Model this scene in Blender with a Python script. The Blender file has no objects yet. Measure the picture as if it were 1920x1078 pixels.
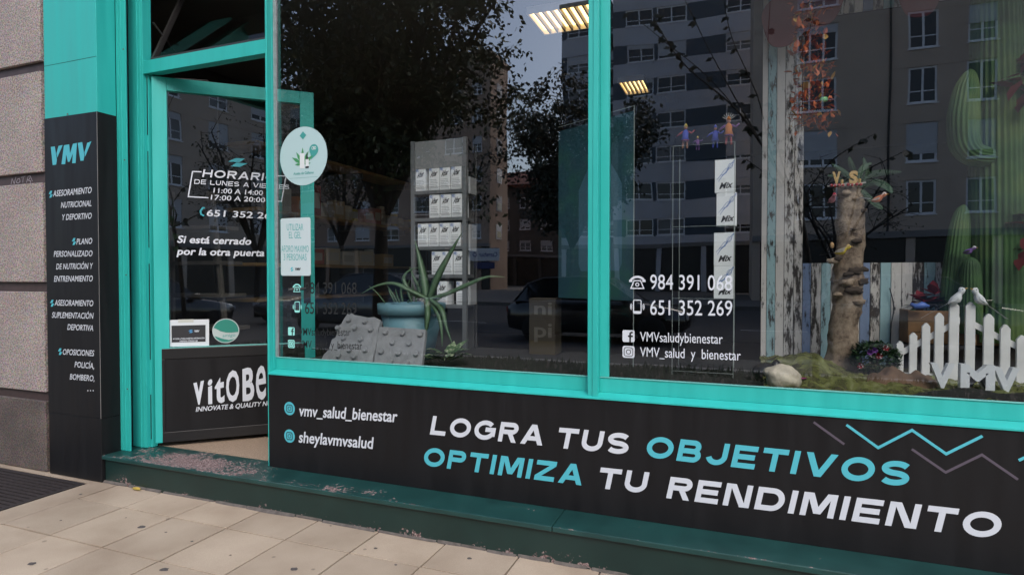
import bpy, math, random
from mathutils import Vector, Matrix, Euler
from mathutils import noise as mnoise
R = math.radians
random.seed(7)
scene = bpy.context.scene

# ------------------------------------------------------------------ camera
EYE = 1.245                      # lens height above the pavement
STAND = 2.64                     # metres from the shop front
YAW, PITCH = R(21.0), -math.atan(22.0 / 1115.0)
FPX = 1115.0                     # focal length in photograph pixels
cam_d = bpy.data.cameras.new('camera')
cam_d.sensor_width = 36.0
cam_d.lens = 36.0 * FPX / 1920.0
cam_d.clip_start, cam_d.clip_end = 0.05, 600.0
cam = bpy.data.objects.new('camera', cam_d)
scene.collection.objects.link(cam)
cam.location = (0, -STAND, EYE)
cam.rotation_euler = Euler((R(90) + PITCH, 0, YAW), 'XYZ')
scene.camera = cam

# ------------------------------------------------------------------ sky and sun (overcast)
SUN_EL, SUN_AZ = R(45), R(150)
world = bpy.data.worlds.new('World')
scene.world = world
world.use_nodes = True
wn, wl = world.node_tree.nodes, world.node_tree.links
for n in list(wn): wn.remove(n)
w_out = wn.new('ShaderNodeOutputWorld'); w_bg = wn.new('ShaderNodeBackground')
w_sky = wn.new('ShaderNodeTexSky'); w_sky.sky_type = 'NISHITA'; w_sky.sun_disc = False
w_sky.sun_elevation = SUN_EL; w_sky.sun_rotation = SUN_AZ
w_sky.air_density = 1.0; w_sky.dust_density = 2.5; w_sky.ozone_density = 1.0
w_hs = wn.new('ShaderNodeHueSaturation'); w_hs.inputs['Saturation'].default_value = 0.98
w_bg.inputs['Strength'].default_value = 0.15
wl.new(w_sky.outputs[0], w_hs.inputs['Color']); wl.new(w_hs.outputs[0], w_bg.inputs['Color'])
wl.new(w_bg.outputs[0], w_out.inputs['Surface'])
sun_d = bpy.data.lights.new('sun', 'SUN'); sun_d.energy = 0.6; sun_d.angle = R(30); sun_d.color = (1.0, 0.97, 0.93)
sun = bpy.data.objects.new('sun', sun_d); scene.collection.objects.link(sun)
sun.rotation_euler = Vector((math.sin(SUN_AZ) * math.cos(SUN_EL), math.cos(SUN_AZ) * math.cos(SUN_EL), math.sin(SUN_EL))).to_track_quat('Z', 'Y').to_euler()
scene.view_settings.view_transform = 'Standard'
scene.view_settings.look = 'None'
scene.view_settings.gamma = 1.0
scene.view_settings.exposure = 1.2
scene.render.engine = 'CYCLES'
scene.cycles.use_denoising = True
scene.cycles.max_bounces = 8
scene.cycles.transparent_max_bounces = 16
scene.cycles.caustics_reflective = False
scene.cycles.caustics_refractive = False
scene.cycles.sample_clamp_indirect = 4.0

# ------------------------------------------------------------------ measuring helper: photograph pixel -> point on the plane y = Y
def ray(u, v):
    x, y, z = (u - 960.0) / FPX, 1.0, -(v - 539.0) / FPX
    c, s = math.cos(PITCH), math.sin(PITCH)
    y, z = y * c - z * s, y * s + z * c
    c, s = math.cos(YAW), math.sin(YAW)
    return Vector((x * c - y * s, x * s + y * c, z))
EYEP = Vector((0, -STAND, EYE))
def at(u, v, Y):
    r = ray(u, v); return EYEP + r * ((Y + STAND) / r.y)
def atz(u, v, Z):
    r = ray(u, v); return EYEP + r * ((Z - EYE) / r.z)
def scale_at(u, Y):              # metres per photograph pixel (vertical) at that depth
    a = at(u, 517, Y); b = at(u, 518, Y); return abs(a.z - b.z)

# ------------------------------------------------------------------ materials
MATS = {}
def mat(name, col, rough=0.6, metal=0.0, spec=0.5, var=0.0, vscale=8.0, bump=0.0, bscale=60.0, rnd=0.0, coat=0.0):
    if name in MATS: return MATS[name]
    m = bpy.data.materials.new(name); m.use_nodes = True
    nt = m.node_tree; b = nt.nodes['Principled BSDF']
    b.inputs['Roughness'].default_value = rough
    b.inputs['Metallic'].default_value = metal
    b.inputs['Specular IOR Level'].default_value = spec
    if coat: b.inputs['Coat Weight'].default_value = coat
    b.inputs['Base Color'].default_value = (*col, 1)
    tc = nt.nodes.new('ShaderNodeTexCoord')
    last = None
    if var > 0:
        no = nt.nodes.new('ShaderNodeTexNoise'); no.inputs['Scale'].default_value = vscale; no.inputs['Detail'].default_value = 6
        nt.links.new(tc.outputs['Object'], no.inputs['Vector'])
        mp = nt.nodes.new('ShaderNodeMapRange')
        mp.inputs[1].default_value = 0.3; mp.inputs[2].default_value = 0.7
        mp.inputs[3].default_value = 1 - var; mp.inputs[4].default_value = 1 + var
        nt.links.new(no.outputs['Fac'], mp.inputs[0]); last = mp.outputs[0]
    if rnd > 0:
        oi = nt.nodes.new('ShaderNodeObjectInfo')
        mr = nt.nodes.new('ShaderNodeMapRange'); mr.inputs[3].default_value = 1 - rnd; mr.inputs[4].default_value = 1 + rnd
        nt.links.new(oi.outputs['Random'], mr.inputs[0])
        if last is None: last = mr.outputs[0]
        else:
            mu = nt.nodes.new('ShaderNodeMath'); mu.operation = 'MULTIPLY'
            nt.links.new(last, mu.inputs[0]); nt.links.new(mr.outputs[0], mu.inputs[1]); last = mu.outputs[0]
    if last is not None:
        vm = nt.nodes.new('ShaderNodeVectorMath'); vm.operation = 'SCALE'; vm.inputs[0].default_value = col
        nt.links.new(last, vm.inputs['Scale']); nt.links.new(vm.outputs[0], b.inputs['Base Color'])
    if bump > 0:
        n2 = nt.nodes.new('ShaderNodeTexNoise'); n2.inputs['Scale'].default_value = bscale; n2.inputs['Detail'].default_value = 5
        bp = nt.nodes.new('ShaderNodeBump'); bp.inputs['Strength'].default_value = bump; bp.inputs['Distance'].default_value = 0.004
        nt.links.new(tc.outputs['Object'], n2.inputs['Vector']); nt.links.new(n2.outputs['Fac'], bp.inputs['Height'])
        nt.links.new(bp.outputs[0], b.inputs['Normal'])
    MATS[name] = m
    return m
def nodes_of(m): return m.node_tree.nodes, m.node_tree.links, m.node_tree.nodes['Principled BSDF']
def ramp(nt_nodes, stops):
    r = nt_nodes.new('ShaderNodeValToRGB')
    e = r.color_ramp.elements
    while len(e) < len(stops): e.new(0.5)
    for k, (p, c) in enumerate(stops): e[k].position = p; e[k].color = (*c, 1)
    return r
def emit(name, col, strength):
    m = bpy.data.materials.new(name); m.use_nodes = True
    b = m.node_tree.nodes['Principled BSDF']
    b.inputs['Base Color'].default_value = (*col, 1)
    b.inputs['Emission Color'].default_value = (*col, 1); b.inputs['Emission Strength'].default_value = strength
    return m
def glass(name, tint=(0.93, 0.96, 0.95), gain=2.0, base=0.0):
    m = bpy.data.materials.new(name); m.use_nodes = True
    nt = m.node_tree; nt.nodes.clear()
    o = nt.nodes.new('ShaderNodeOutputMaterial'); mx = nt.nodes.new('ShaderNodeMixShader')
    t = nt.nodes.new('ShaderNodeBsdfTransparent'); t.inputs[0].default_value = (*tint, 1)
    g = nt.nodes.new('ShaderNodeBsdfGlossy'); g.inputs['Roughness'].default_value = 0.0; g.inputs['Color'].default_value = (1, 1, 1, 1)
    if gain > 1:                 # float glass is never quite flat
        wv = nt.nodes.new('ShaderNodeTexNoise'); wv.inputs['Scale'].default_value = 1.7; wv.inputs['Detail'].default_value = 1.0
        gp = nt.nodes.new('ShaderNodeNewGeometry'); bw = nt.nodes.new('ShaderNodeBump'); bw.inputs['Strength'].default_value = 1.0; bw.inputs['Distance'].default_value = 0.0011
        nt.links.new(gp.outputs['Position'], wv.inputs['Vector']); nt.links.new(wv.outputs['Fac'], bw.inputs['Height']); nt.links.new(bw.outputs[0], g.inputs['Normal'])
    # reflectance of a double-glazed pane, the same from both sides (Schlick)
    ge = nt.nodes.new('ShaderNodeNewGeometry'); dt = nt.nodes.new('ShaderNodeVectorMath'); dt.operation = 'DOT_PRODUCT'
    nt.links.new(ge.outputs['Normal'], dt.inputs[0]); nt.links.new(ge.outputs['Incoming'], dt.inputs[1])
    def mth(op, a, c=None):
        q = nt.nodes.new('ShaderNodeMath'); q.operation = op; q.use_clamp = True
        for i, x in enumerate((a, c)):
            if x is None: continue
            if isinstance(x, (int, float)): q.inputs[i].default_value = x
            else: nt.links.new(x, q.inputs[i])
        return q.outputs[0]
    om = mth('SUBTRACT', 1.0, mth('ABSOLUTE', dt.outputs['Value']))
    fr = mth('ADD', mth('MULTIPLY', mth('POWER', om, 5.0), 0.957), 0.043)
    nt.links.new(mth('ADD', mth('MULTIPLY', fr, gain), base), mx.inputs[0])
    nt.links.new(t.outputs[0], mx.inputs[1]); nt.links.new(g.outputs[0], mx.inputs[2]); nt.links.new(mx.outputs[0], o.inputs[0])
    MATS[name] = m
    return m

TEAL = mat('teal_paint', (0.030, 0.440, 0.400), 0.42, var=0.07, vscale=3.0, bump=0.05, bscale=25)
BLACK = mat('black_vinyl', (0.0095, 0.0095, 0.0108), 0.45, spec=0.25, var=0.12, vscale=2.0)
BLACKF = mat('black_frame', (0.009, 0.009, 0.010), 0.4)
VIN_W = mat('white_vinyl', (0.57, 0.61, 0.67), 0.5)
VIN_T = mat('turquoise_vinyl', (0.075, 0.44, 0.53), 0.5)
VIN_P = mat('mauve_vinyl', (0.085, 0.070, 0.095), 0.5)
VIN_K = mat('dark_vinyl', (0.012, 0.014, 0.015), 0.5)
VIN_M = mat('mint_vinyl', (0.30, 0.75, 0.70), 0.5)
SILVER = mat('aluminium', (0.42, 0.43, 0.45), 0.45, metal=0.6, var=0.15, vscale=40)
GREYM = mat('grey_metal', (0.17, 0.18, 0.19), 0.45, metal=0.3, var=0.1)
GLASS = glass('window_glass', gain=4.2, base=0.0)
ACRYL = glass('clear_acrylic', (0.97, 0.98, 0.98), 0.35)
PAPER = mat('white_paper', (0.62, 0.66, 0.68), 0.7)
CARD = mat('carton_white', (0.80, 0.82, 0.85), 0.55)
INK = mat('black_ink', (0.02, 0.02, 0.025), 0.6)
INKB = mat('blue_ink', (0.10, 0.20, 0.48), 0.6)
INKG = mat('grey_ink', (0.38, 0.40, 0.43), 0.6)
WHITE = mat('white_paint', (0.72, 0.72, 0.73), 0.55, var=0.08, vscale=12, bump=0.05)
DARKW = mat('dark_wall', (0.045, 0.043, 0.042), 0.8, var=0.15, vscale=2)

def _wear(m, base, chip, amount, streak):
    n, l, b = nodes_of(m); g = n.new('ShaderNodeNewGeometry')
    mp = n.new('ShaderNodeMapping'); mp.inputs['Scale'].default_value = (9, 9, 0.9); l.new(g.outputs['Position'], mp.inputs['Vector'])
    st = n.new('ShaderNodeTexNoise'); st.inputs['Scale'].default_value = 2.0; st.inputs['Detail'].default_value = 6; l.new(mp.outputs[0], st.inputs['Vector'])
    ch = n.new('ShaderNodeTexNoise'); ch.inputs['Scale'].default_value = 26; ch.inputs['Detail'].default_value = 7; ch.inputs['Roughness'].default_value = .7; l.new(g.outputs['Position'], ch.inputs['Vector'])
    mr = n.new('ShaderNodeMapRange'); mr.inputs[1].default_value = .3; mr.inputs[2].default_value = .7; mr.inputs[3].default_value = 1-streak; mr.inputs[4].default_value = 1+streak*.5; l.new(st.outputs['Fac'], mr.inputs[0])
    vm = n.new('ShaderNodeVectorMath'); vm.operation = 'SCALE'; vm.inputs[0].default_value = base; l.new(mr.outputs[0], vm.inputs['Scale'])
    mk = n.new('ShaderNodeMapRange'); mk.inputs[1].default_value = amount; mk.inputs[2].default_value = amount+.012; l.new(ch.outputs['Fac'], mk.inputs[0])
    mx = n.new('ShaderNodeMix'); mx.data_type = 'RGBA'; l.new(mk.outputs[0], mx.inputs[0]); l.new(vm.outputs[0], mx.inputs[6]); mx.inputs[7].default_value = (*chip, 1)
    l.new(mx.outputs[2], b.inputs['Base Color'])
    rr_ = n.new('ShaderNodeMapRange'); r0 = b.inputs['Roughness'].default_value; rr_.inputs[1].default_value = .3; rr_.inputs[2].default_value = .7; rr_.inputs[3].default_value = r0*.8; rr_.inputs[4].default_value = r0*1.3; l.new(st.outputs['Fac'], rr_.inputs[0]); l.new(rr_.outputs[0], b.inputs['Roughness'])
_wear(TEAL, (0.026, 0.425, 0.390), (0.05, 0.10, 0.09), .735, .10)
_wear(BLACK, (0.0095, 0.0095, 0.0108), (0.05, 0.048, 0.045), .765, .12)

# granite with grain and mottling
GRANITE = mat('pink_granite', (0.36, 0.30, 0.275), 0.75)
def _granite(m, dirty):
    n, l, b = nodes_of(m)
    tc = n.new('ShaderNodeTexCoord')
    v = n.new('ShaderNodeTexVoronoi'); v.inputs['Scale'].default_value = 130
    a = n.new('ShaderNodeTexNoise'); a.inputs['Scale'].default_value = 105; a.inputs['Detail'].default_value = 4
    c = n.new('ShaderNodeTexNoise'); c.inputs['Scale'].default_value = 3; c.inputs['Detail'].default_value = 6
    for x in (v, a, c): l.new(tc.outputs['Object'], x.inputs['Vector'])
    r1 = ramp(n, [(0.31, (0.10, 0.078, 0.074)), (0.42, (0.26, 0.205, 0.188)), (0.54, (0.41, 0.338, 0.305)), (0.72, (0.54, 0.465, 0.425))])
    l.new(a.outputs['Fac'], r1.inputs[0])
    m2 = n.new('ShaderNodeMix'); m2.data_type = 'RGBA'; m2.blend_type = 'MULTIPLY'; m2.inputs[0].default_value = 0.45
    l.new(r1.outputs[0], m2.inputs[6]); l.new(v.outputs['Color'], m2.inputs[7])
    bw = n.new('ShaderNodeHueSaturation'); bw.inputs['Saturation'].default_value = 0.75
    bw.inputs['Value'].default_value = 1.22
    l.new(m2.outputs[2], bw.inputs['Color'])
    if dirty:
        r3 = ramp(n, [(0.25, (0.16, 0.165, 0.16)), (0.5, (0.30, 0.28, 0.27)), (0.8, (0.50, 0.46, 0.44))])
    else:
        r3 = ramp(n, [(0.3, (0.80, 0.78, 0.78)), (0.65, (1, 1, 1))])
    l.new(c.outputs['Fac'], r3.inputs[0])
    m3 = n.new('ShaderNodeMix'); m3.data_type = 'RGBA'; m3.blend_type = 'MULTIPLY'; m3.inputs[0].default_value = 1.0
    l.new(bw.outputs[0], m3.inputs[6]); l.new(r3.outputs[0], m3.inputs[7]); l.new(m3.outputs[2], b.inputs['Base Color'])
    bp = n.new('ShaderNodeBump'); bp.inputs['Strength'].default_value = 0.25; bp.inputs['Distance'].default_value = 0.003
    l.new(a.outputs['Fac'], bp.inputs['Height']); l.new(bp.outputs[0], b.inputs['Normal'])
_granite(GRANITE, False)
GRANITE_D = mat('stained_granite', (0.2, 0.18, 0.17), 0.6); _granite(GRANITE_D, True)
JOINT = mat('brown_stone_joint', (0.055, 0.035, 0.034), 0.55, var=0.2, vscale=20)

# green ledge paint, worn to reddish stone
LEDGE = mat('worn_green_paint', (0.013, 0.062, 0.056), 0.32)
def _ledge(m, riser):
    n, l, b = nodes_of(m)
    g = n.new('ShaderNodeNewGeometry')
    fine = n.new('ShaderNodeTexNoise'); fine.inputs['Scale'].default_value = 70; fine.inputs['Detail'].default_value = 5
    big = n.new('ShaderNodeTexNoise'); big.inputs['Scale'].default_value = 6.0; big.inputs['Detail'].default_value = 3
    for x in (fine, big): l.new(g.outputs['Position'], x.inputs['Vector'])
    sep = n.new('ShaderNodeSeparateXYZ'); l.new(g.outputs['Position'], sep.inputs[0])
    # trodden patch in front of the door: an ellipse round x = -2.95
    def math_(op, a, c=None, k=None):
        q = n.new('ShaderNodeMath'); q.operation = op
        for i, s in enumerate((a, c)):
            if s is None: continue
            if isinstance(s, (int, float)): q.inputs[i].default_value = s
            else: l.new(s, q.inputs[i])
        return q.outputs[0]
    if riser:
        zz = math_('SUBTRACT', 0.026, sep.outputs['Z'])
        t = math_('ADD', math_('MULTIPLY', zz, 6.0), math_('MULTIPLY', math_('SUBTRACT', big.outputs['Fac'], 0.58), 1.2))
    else:
        dx = math_('MULTIPLY', math_('ADD', sep.outputs['X'], 2.95), 1.7)
        dy = math_('MULTIPLY', math_('ADD', sep.outputs['Y'], 0.115), 6.0)
        d = math_('SQRT', math_('ADD', math_('MULTIPLY', dx, dx), math_('MULTIPLY', dy, dy)))
        patch = math_('SUBTRACT', 0.42, math_('MULTIPLY', d, 0.42))
        dx2 = math_('MULTIPLY', math_('ADD', sep.outputs['X'], 1.95), 1.5)
        dy2 = math_('MULTIPLY', math_('ADD', sep.outputs['Y'], 0.165), 16.0)
        d2 = math_('SQRT', math_('ADD', math_('MULTIPLY', dx2, dx2), math_('MULTIPLY', dy2, dy2)))
        patch = math_('MAXIMUM', patch, math_('SUBTRACT', 0.10, math_('MULTIPLY', d2, 0.22)))
        # nicks along the nosing
        ed = n.new('ShaderNodeMapRange'); ed.inputs[1].default_value = -0.196; ed.inputs[2].default_value = -0.206; ed.inputs[3].default_value = -0.20; ed.inputs[4].default_value = 0.04
        l.new(sep.outputs['Y'], ed.inputs[0])
        patch = math_('MAXIMUM', patch, ed.outputs[0])
        t = math_('ADD', patch, math_('MULTIPLY', math_('SUBTRACT', big.outputs['Fac'], 0.5), 0.85))
    t = math_('ADD', t, math_('MULTIPLY', math_('SUBTRACT', fine.outputs['Fac'], 0.5), 1.1))
    if not riser:
        sn = n.new('ShaderNodeSeparateXYZ'); l.new(g.outputs['Normal'], sn.inputs[0])
        t = math_('ADD', t, math_('MULTIPLY', math_('SUBTRACT', sn.outputs['Z'], 1.0), 0.35))
    mk = n.new('ShaderNodeMapRange'); mk.inputs[1].default_value = 0.10; mk.inputs[2].default_value = 0.17
    l.new(t, mk.inputs[0])
    st = n.new('ShaderNodeTexNoise'); st.inputs['Scale'].default_value = 160; l.new(g.outputs['Position'], st.inputs['Vector'])
    stone = ramp(n, [(0.36, (0.060, 0.036, 0.036)), (0.52, (0.20, 0.135, 0.130)), (0.66, (0.33, 0.26, 0.25))])
    l.new(st.outputs['Fac'], stone.inputs[0])
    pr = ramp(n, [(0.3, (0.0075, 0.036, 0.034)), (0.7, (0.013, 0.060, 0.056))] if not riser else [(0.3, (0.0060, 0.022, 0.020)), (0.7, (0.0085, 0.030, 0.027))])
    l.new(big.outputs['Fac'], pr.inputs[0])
    mx = n.new('ShaderNodeMix'); mx.data_type = 'RGBA'
    l.new(mk.outputs[0], mx.inputs[0]); l.new(pr.outputs[0], mx.inputs[6]); l.new(stone.outputs[0], mx.inputs[7])
    l.new(mx.outputs[2], b.inputs['Base Color'])
    rr = n.new('ShaderNodeMapRange'); rr.inputs[3].default_value = 0.36; rr.inputs[4].default_value = 0.85
    l.new(mk.outputs[0], rr.inputs[0]); l.new(rr.outputs[0], b.inputs['Roughness'])
    bp = n.new('ShaderNodeBump'); bp.inputs['Strength'].default_value = 0.35; bp.inputs['Distance'].default_value = 0.003; bp.invert = True
    l.new(mk.outputs[0], bp.inputs['Height']); l.new(bp.outputs[0], b.inputs['Normal'])
_ledge(LEDGE, False)
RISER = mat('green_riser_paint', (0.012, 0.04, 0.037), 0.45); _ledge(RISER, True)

# pavement tiles
TILE = mat('beige_paving', (0.42, 0.345, 0.28), 0.8)
def _tile(m):
    n, l, b = nodes_of(m)
    g = n.new('ShaderNodeNewGeometry'); oi = n.new('ShaderNodeObjectInfo')
    a = n.new('ShaderNodeTexNoise'); a.inputs['Scale'].default_value = 2.2; a.inputs['Detail'].default_value = 7
    s = n.new('ShaderNodeTexNoise'); s.inputs['Scale'].default_value = 260; s.inputs['Detail'].default_value = 3
    sp = n.new('ShaderNodeTexVoronoi'); sp.inputs['Scale'].default_value = 6.5; sp.inputs['Randomness'].default_value = 1.0
    dn = n.new('ShaderNodeTexNoise'); dn.inputs['Scale'].default_value = 30; dn.inputs['Detail'].default_value = 3
    for x in (a, s, sp, dn): l.new(g.outputs['Position'], x.inputs['Vector'])
    r = ramp(n, [(0.28, (0.270, 0.205, 0.148)), (0.48, (0.365, 0.292, 0.218)), (0.62, (0.41, 0.332, 0.252)), (0.78, (0.45, 0.37, 0.282))])
    l.new(a.outputs['Fac'], r.inputs[0])
    mr = n.new('ShaderNodeMapRange'); mr.inputs[3].default_value = 0.86; mr.inputs[4].default_value = 1.12; l.new(oi.outputs['Random'], mr.inputs[0])
    ms = n.new('ShaderNodeMapRange'); ms.inputs[1].default_value = .3; ms.inputs[2].default_value = .7; ms.inputs[3].default_value = 0.90; ms.inputs[4].default_value = 1.08; l.new(s.outputs['Fac'], ms.inputs[0])
    mu = n.new('ShaderNodeMath'); mu.operation = 'MULTIPLY'; l.new(mr.outputs[0], mu.inputs[0]); l.new(ms.outputs[0], mu.inputs[1])
    vm = n.new('ShaderNodeVectorMath'); vm.operation = 'SCALE'; l.new(r.outputs[0], vm.inputs[0]); l.new(mu.outputs[0], vm.inputs['Scale'])
    # small dark dried spots (trodden gum, droplets)
    ad = n.new('ShaderNodeMath'); ad.operation = 'MULTIPLY_ADD'; ad.inputs[1].default_value = 0.10; l.new(dn.outputs['Fac'], ad.inputs[0]); l.new(sp.outputs['Distance'], ad.inputs[2])
    k = n.new('ShaderNodeMapRange'); k.inputs[1].default_value = 0.105; k.inputs[2].default_value = 0.125; k.inputs[3].default_value = 0.62; k.inputs[4].default_value = 1.0
    l.new(ad.outputs[0], k.inputs[0])
    v2 = n.new('ShaderNodeVectorMath'); v2.operation = 'SCALE'; l.new(vm.outputs[0], v2.inputs[0]); l.new(k.outputs[0], v2.inputs['Scale'])
    l.new(v2.outputs[0], b.inputs['Base Color'])
    bp = n.new('ShaderNodeBump'); bp.inputs['Strength'].default_value = 0.2; bp.inputs['Distance'].default_value = 0.002
    l.new(s.outputs['Fac'], bp.inputs['Height']); l.new(bp.outputs[0], b.inputs['Normal'])
_tile(TILE)
GROUT = mat('joint_dirt', (0.030, 0.021, 0.017), 0.95, var=0.3, vscale=12)

# ------------------------------------------------------------------ mesh building
col = scene.collection
ORG = {}
def tag(o, label=None, cat=None, group=None, kind=None):
    if label: o['label'] = label
    if cat: o['category'] = cat
    if group: o['group'] = group
    if kind: o['kind'] = kind
    return o
def thing(name, label, cat, loc=(0, 0, 0), group=None):
    o = bpy.data.objects.new(name, None); col.objects.link(o); o.location = loc
    o.empty_display_size = 0.05
    ORG[o] = Vector(loc)
    return tag(o, label, cat, group)

class MB:
    def __init__(s): s.v = []; s.f = []; s.mi = []; s.cur = 0
    def add(s, vs, fs):
        k = len(s.v); s.v += [Vector(p) for p in vs]
        for f in fs: s.f.append([k + i for i in f]); s.mi.append(s.cur)
        return s
    def box(s, x0, x1, y0, y1, z0, z1):
        return s.add([(x0,y0,z0),(x1,y0,z0),(x1,y1,z0),(x0,y1,z0),(x0,y0,z1),(x1,y0,z1),(x1,y1,z1),(x0,y1,z1)],
                     [(3,2,1,0),(4,5,6,7),(0,1,5,4),(1,2,6,5),(2,3,7,6),(3,0,4,7)])
    def obox(s, o, a, b, c):      # box from corner o along three vectors
        o, a, b, c = map(Vector, (o, a, b, c))
        vs = [o, o+a, o+a+b, o+b, o+c, o+a+c, o+a+b+c, o+b+c]
        fs = [(3,2,1,0),(4,5,6,7),(0,1,5,4),(1,2,6,5),(2,3,7,6),(3,0,4,7)]
        if a.cross(b).dot(c) < 0: fs = [f[::-1] for f in fs]
        return s.add(vs, fs)
    def tube(s, pts, radii, n=8, cap=True):
        pts = [Vector(p) for p in pts]; k0 = len(s.v); m = len(pts)
        up = Vector((0, 0, 1))
        for i, p in enumerate(pts):
            t = (pts[min(i+1, m-1)] - pts[max(i-1, 0)]).normalized()
            a = t.cross(up if abs(t.dot(up)) < 0.95 else Vector((1, 0, 0))).normalized(); b = t.cross(a)
            r = radii[i] if hasattr(radii, '__len__') else radii
            for j in range(n):
                g = 2 * math.pi * j / n; s.v.append(p + a * (r * math.cos(g)) + b * (r * math.sin(g)))
        for i in range(m - 1):
            for j in range(n):
                s.f.append([k0+i*n+j, k0+i*n+(j+1) % n, k0+(i+1)*n+(j+1) % n, k0+(i+1)*n+j]); s.mi.append(s.cur)
        if cap:
            s.f.append([k0+j for j in range(n)][::-1]); s.f.append([k0+(m-1)*n+j for j in range(n)]); s.mi += [s.cur, s.cur]
        return s
    def lathe(s, prof, c=(0, 0, 0), n=24, sx=1, sy=1):
        c = Vector(c); k0 = len(s.v); m = len(prof)
        for r, z in prof:
            for j in range(n):
                g = 2*math.pi*j/n; s.v.append(c + Vector((r*sx*math.cos(g), r*sy*math.sin(g), z)))
        for i in range(m-1):
            for j in range(n):
                s.f.append([k0+i*n+j, k0+i*n+(j+1) % n, k0+(i+1)*n+(j+1) % n, k0+(i+1)*n+j]); s.mi.append(s.cur)
        s.f.append([k0+j for j in range(n)][::-1]); s.f.append([k0+(m-1)*n+j for j in range(n)]); s.mi += [s.cur, s.cur]
        return s
    def ball(s, c, rx, ry=None, rz=None, n=12, m=8, jit=0.0, rng=random):
        ry = ry or rx; rz = rz or rx; k0 = len(s.v); c = Vector(c)
        for i in range(m+1):
            ph = math.pi*i/m
            for j in range(n):
                g = 2*math.pi*j/n; q = 1 + rng.uniform(-jit, jit)
                s.v.append(c + Vector((rx*q*math.sin(ph)*math.cos(g), ry*q*math.sin(ph)*math.sin(g), -rz*q*math.cos(ph))))
        for i in range(m):
            for j in range(n):
                s.f.append([k0+i*n+j, k0+i*n+(j+1) % n, k0+(i+1)*n+(j+1) % n, k0+(i+1)*n+j]); s.mi.append(s.cur)
        return s
    def prism(s, poly, o, a, b, c):   # 2D poly in (a,b) axes at o, extruded along c
        o, a, b, c = map(Vector, (o, a, b, c)); n = len(poly)
        base = [o + a*x + b*y for x, y in poly]; k0 = len(s.v)
        s.v += base + [p + c for p in base]
        fl = [list(range(k0, k0+n))[::-1], list(range(k0+n, k0+2*n))] + [[k0+i, k0+(i+1) % n, k0+n+(i+1) % n, k0+n+i] for i in range(n)]
        area = sum(poly[i][0]*poly[(i+1) % n][1]-poly[(i+1) % n][0]*poly[i][1] for i in range(n))
        if area * a.cross(b).dot(c) < 0: fl = [f[::-1] for f in fl]
        s.f += fl; s.mi += [s.cur]*len(fl)
        return s
    def xf(s, M):
        s.v = [M @ p for p in s.v]; return s
    def build(s, name, m, parent=None, smooth=False, bevel=0.0, loc=None):
        me = bpy.data.meshes.new(name)
        off = Vector(loc) if loc is not None else (ORG[parent] if parent is not None else Vector((0, 0, 0)))
        me.from_pydata([tuple(p - off) for p in s.v], [], s.f)
        ms = m if isinstance(m, (list, tuple)) else [m]
        for q in ms: me.materials.append(q)
        if len(ms) > 1: me.polygons.foreach_set('material_index', s.mi)
        if smooth: me.polygons.foreach_set('use_smooth', [True]*len(me.polygons))
        me.update()
        o = bpy.data.objects.new(name, me); col.objects.link(o)
        if parent is not None:
            o.parent = parent; ORG[o] = ORG[parent]
            if loc is not None: o.location = off - ORG[parent]; ORG[o] = off
        else:
            o.location = off; ORG[o] = off
        if bevel:
            b = o.modifiers.new('bevel', 'BEVEL'); b.width = bevel; b.segments = 2; b.limit_method = 'ANGLE'; b.angle_limit = R(40)
        return o
def inst(src, name, parent, loc, rot=None, scl=None):   # another object on the same mesh
    o = bpy.data.objects.new(name, src.data); col.objects.link(o)
    o.parent = parent; o.location = Vector(loc) - (ORG[parent] if parent else Vector((0, 0, 0))); ORG[o] = Vector(loc)
    if rot: o.rotation_euler = rot
    if scl: o.scale = scl
    return o
def copy_tree(o, parent=None):
    c = o.copy(); col.objects.link(c); c.parent = parent; ORG[c] = ORG[o]
    for ch in list(o.children): copy_tree(ch, c)
    return c

# ------------------------------------------------------------------ lettering
class Plane:                      # a flat surface that carries print: origin, right, up, outward normal
    def __init__(s, o, r, up, n): s.o, s.r, s.u, s.n = Vector(o), Vector(r).normalized(), Vector(up).normalized(), Vector(n).normalized()
    def pt(s, x, y, d=0.0): return s.o + s.r*x + s.u*y + s.n*d
    def px(s, u, v):              # where a sight line meets the plane, in plane coordinates
        r = ray(u, v); t = (s.o - EYEP).dot(s.n) / r.dot(s.n); p = EYEP + r*t - s.o
        return p.dot(s.r), p.dot(s.u)
def vplane(Y): return Plane((0, Y, 0), (1, 0, 0), (0, 0, 1), (0, -1, 0))

_fc = bpy.data.curves.new('lettering', 'FONT')
_fo = bpy.data.objects.new('lettering', _fc); col.objects.link(_fo)
_cache = {}
def font_mesh(text, bold):
    key = (text, bold)
    if key in _cache: return _cache[key]
    _fc.body = text; _fc.size = 1.0; _fc.offset = bold; _fc.resolution_u = 3
    dg = bpy.context.evaluated_depsgraph_get(); dg.update()
    me = _fo.evaluated_get(dg).to_mesh()
    vs = [(p.co.x, p.co.y) for p in me.vertices]; fs = [list(p.vertices) for p in me.polygons]
    _fo.evaluated_get(dg).to_mesh_clear()
    _cache[key] = (vs, fs)
    return vs, fs
CAPH = max(y for x, y in font_mesh('H', 0.0)[0])
def text2d(text, bold=0.0):
    vs, fs = font_mesh(text, bold)
    x0 = min(x for x, y in vs); x1 = max(x for x, y in vs)
    return [((x-x0)/(x1-x0), y/CAPH) for x, y in vs], fs

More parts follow.
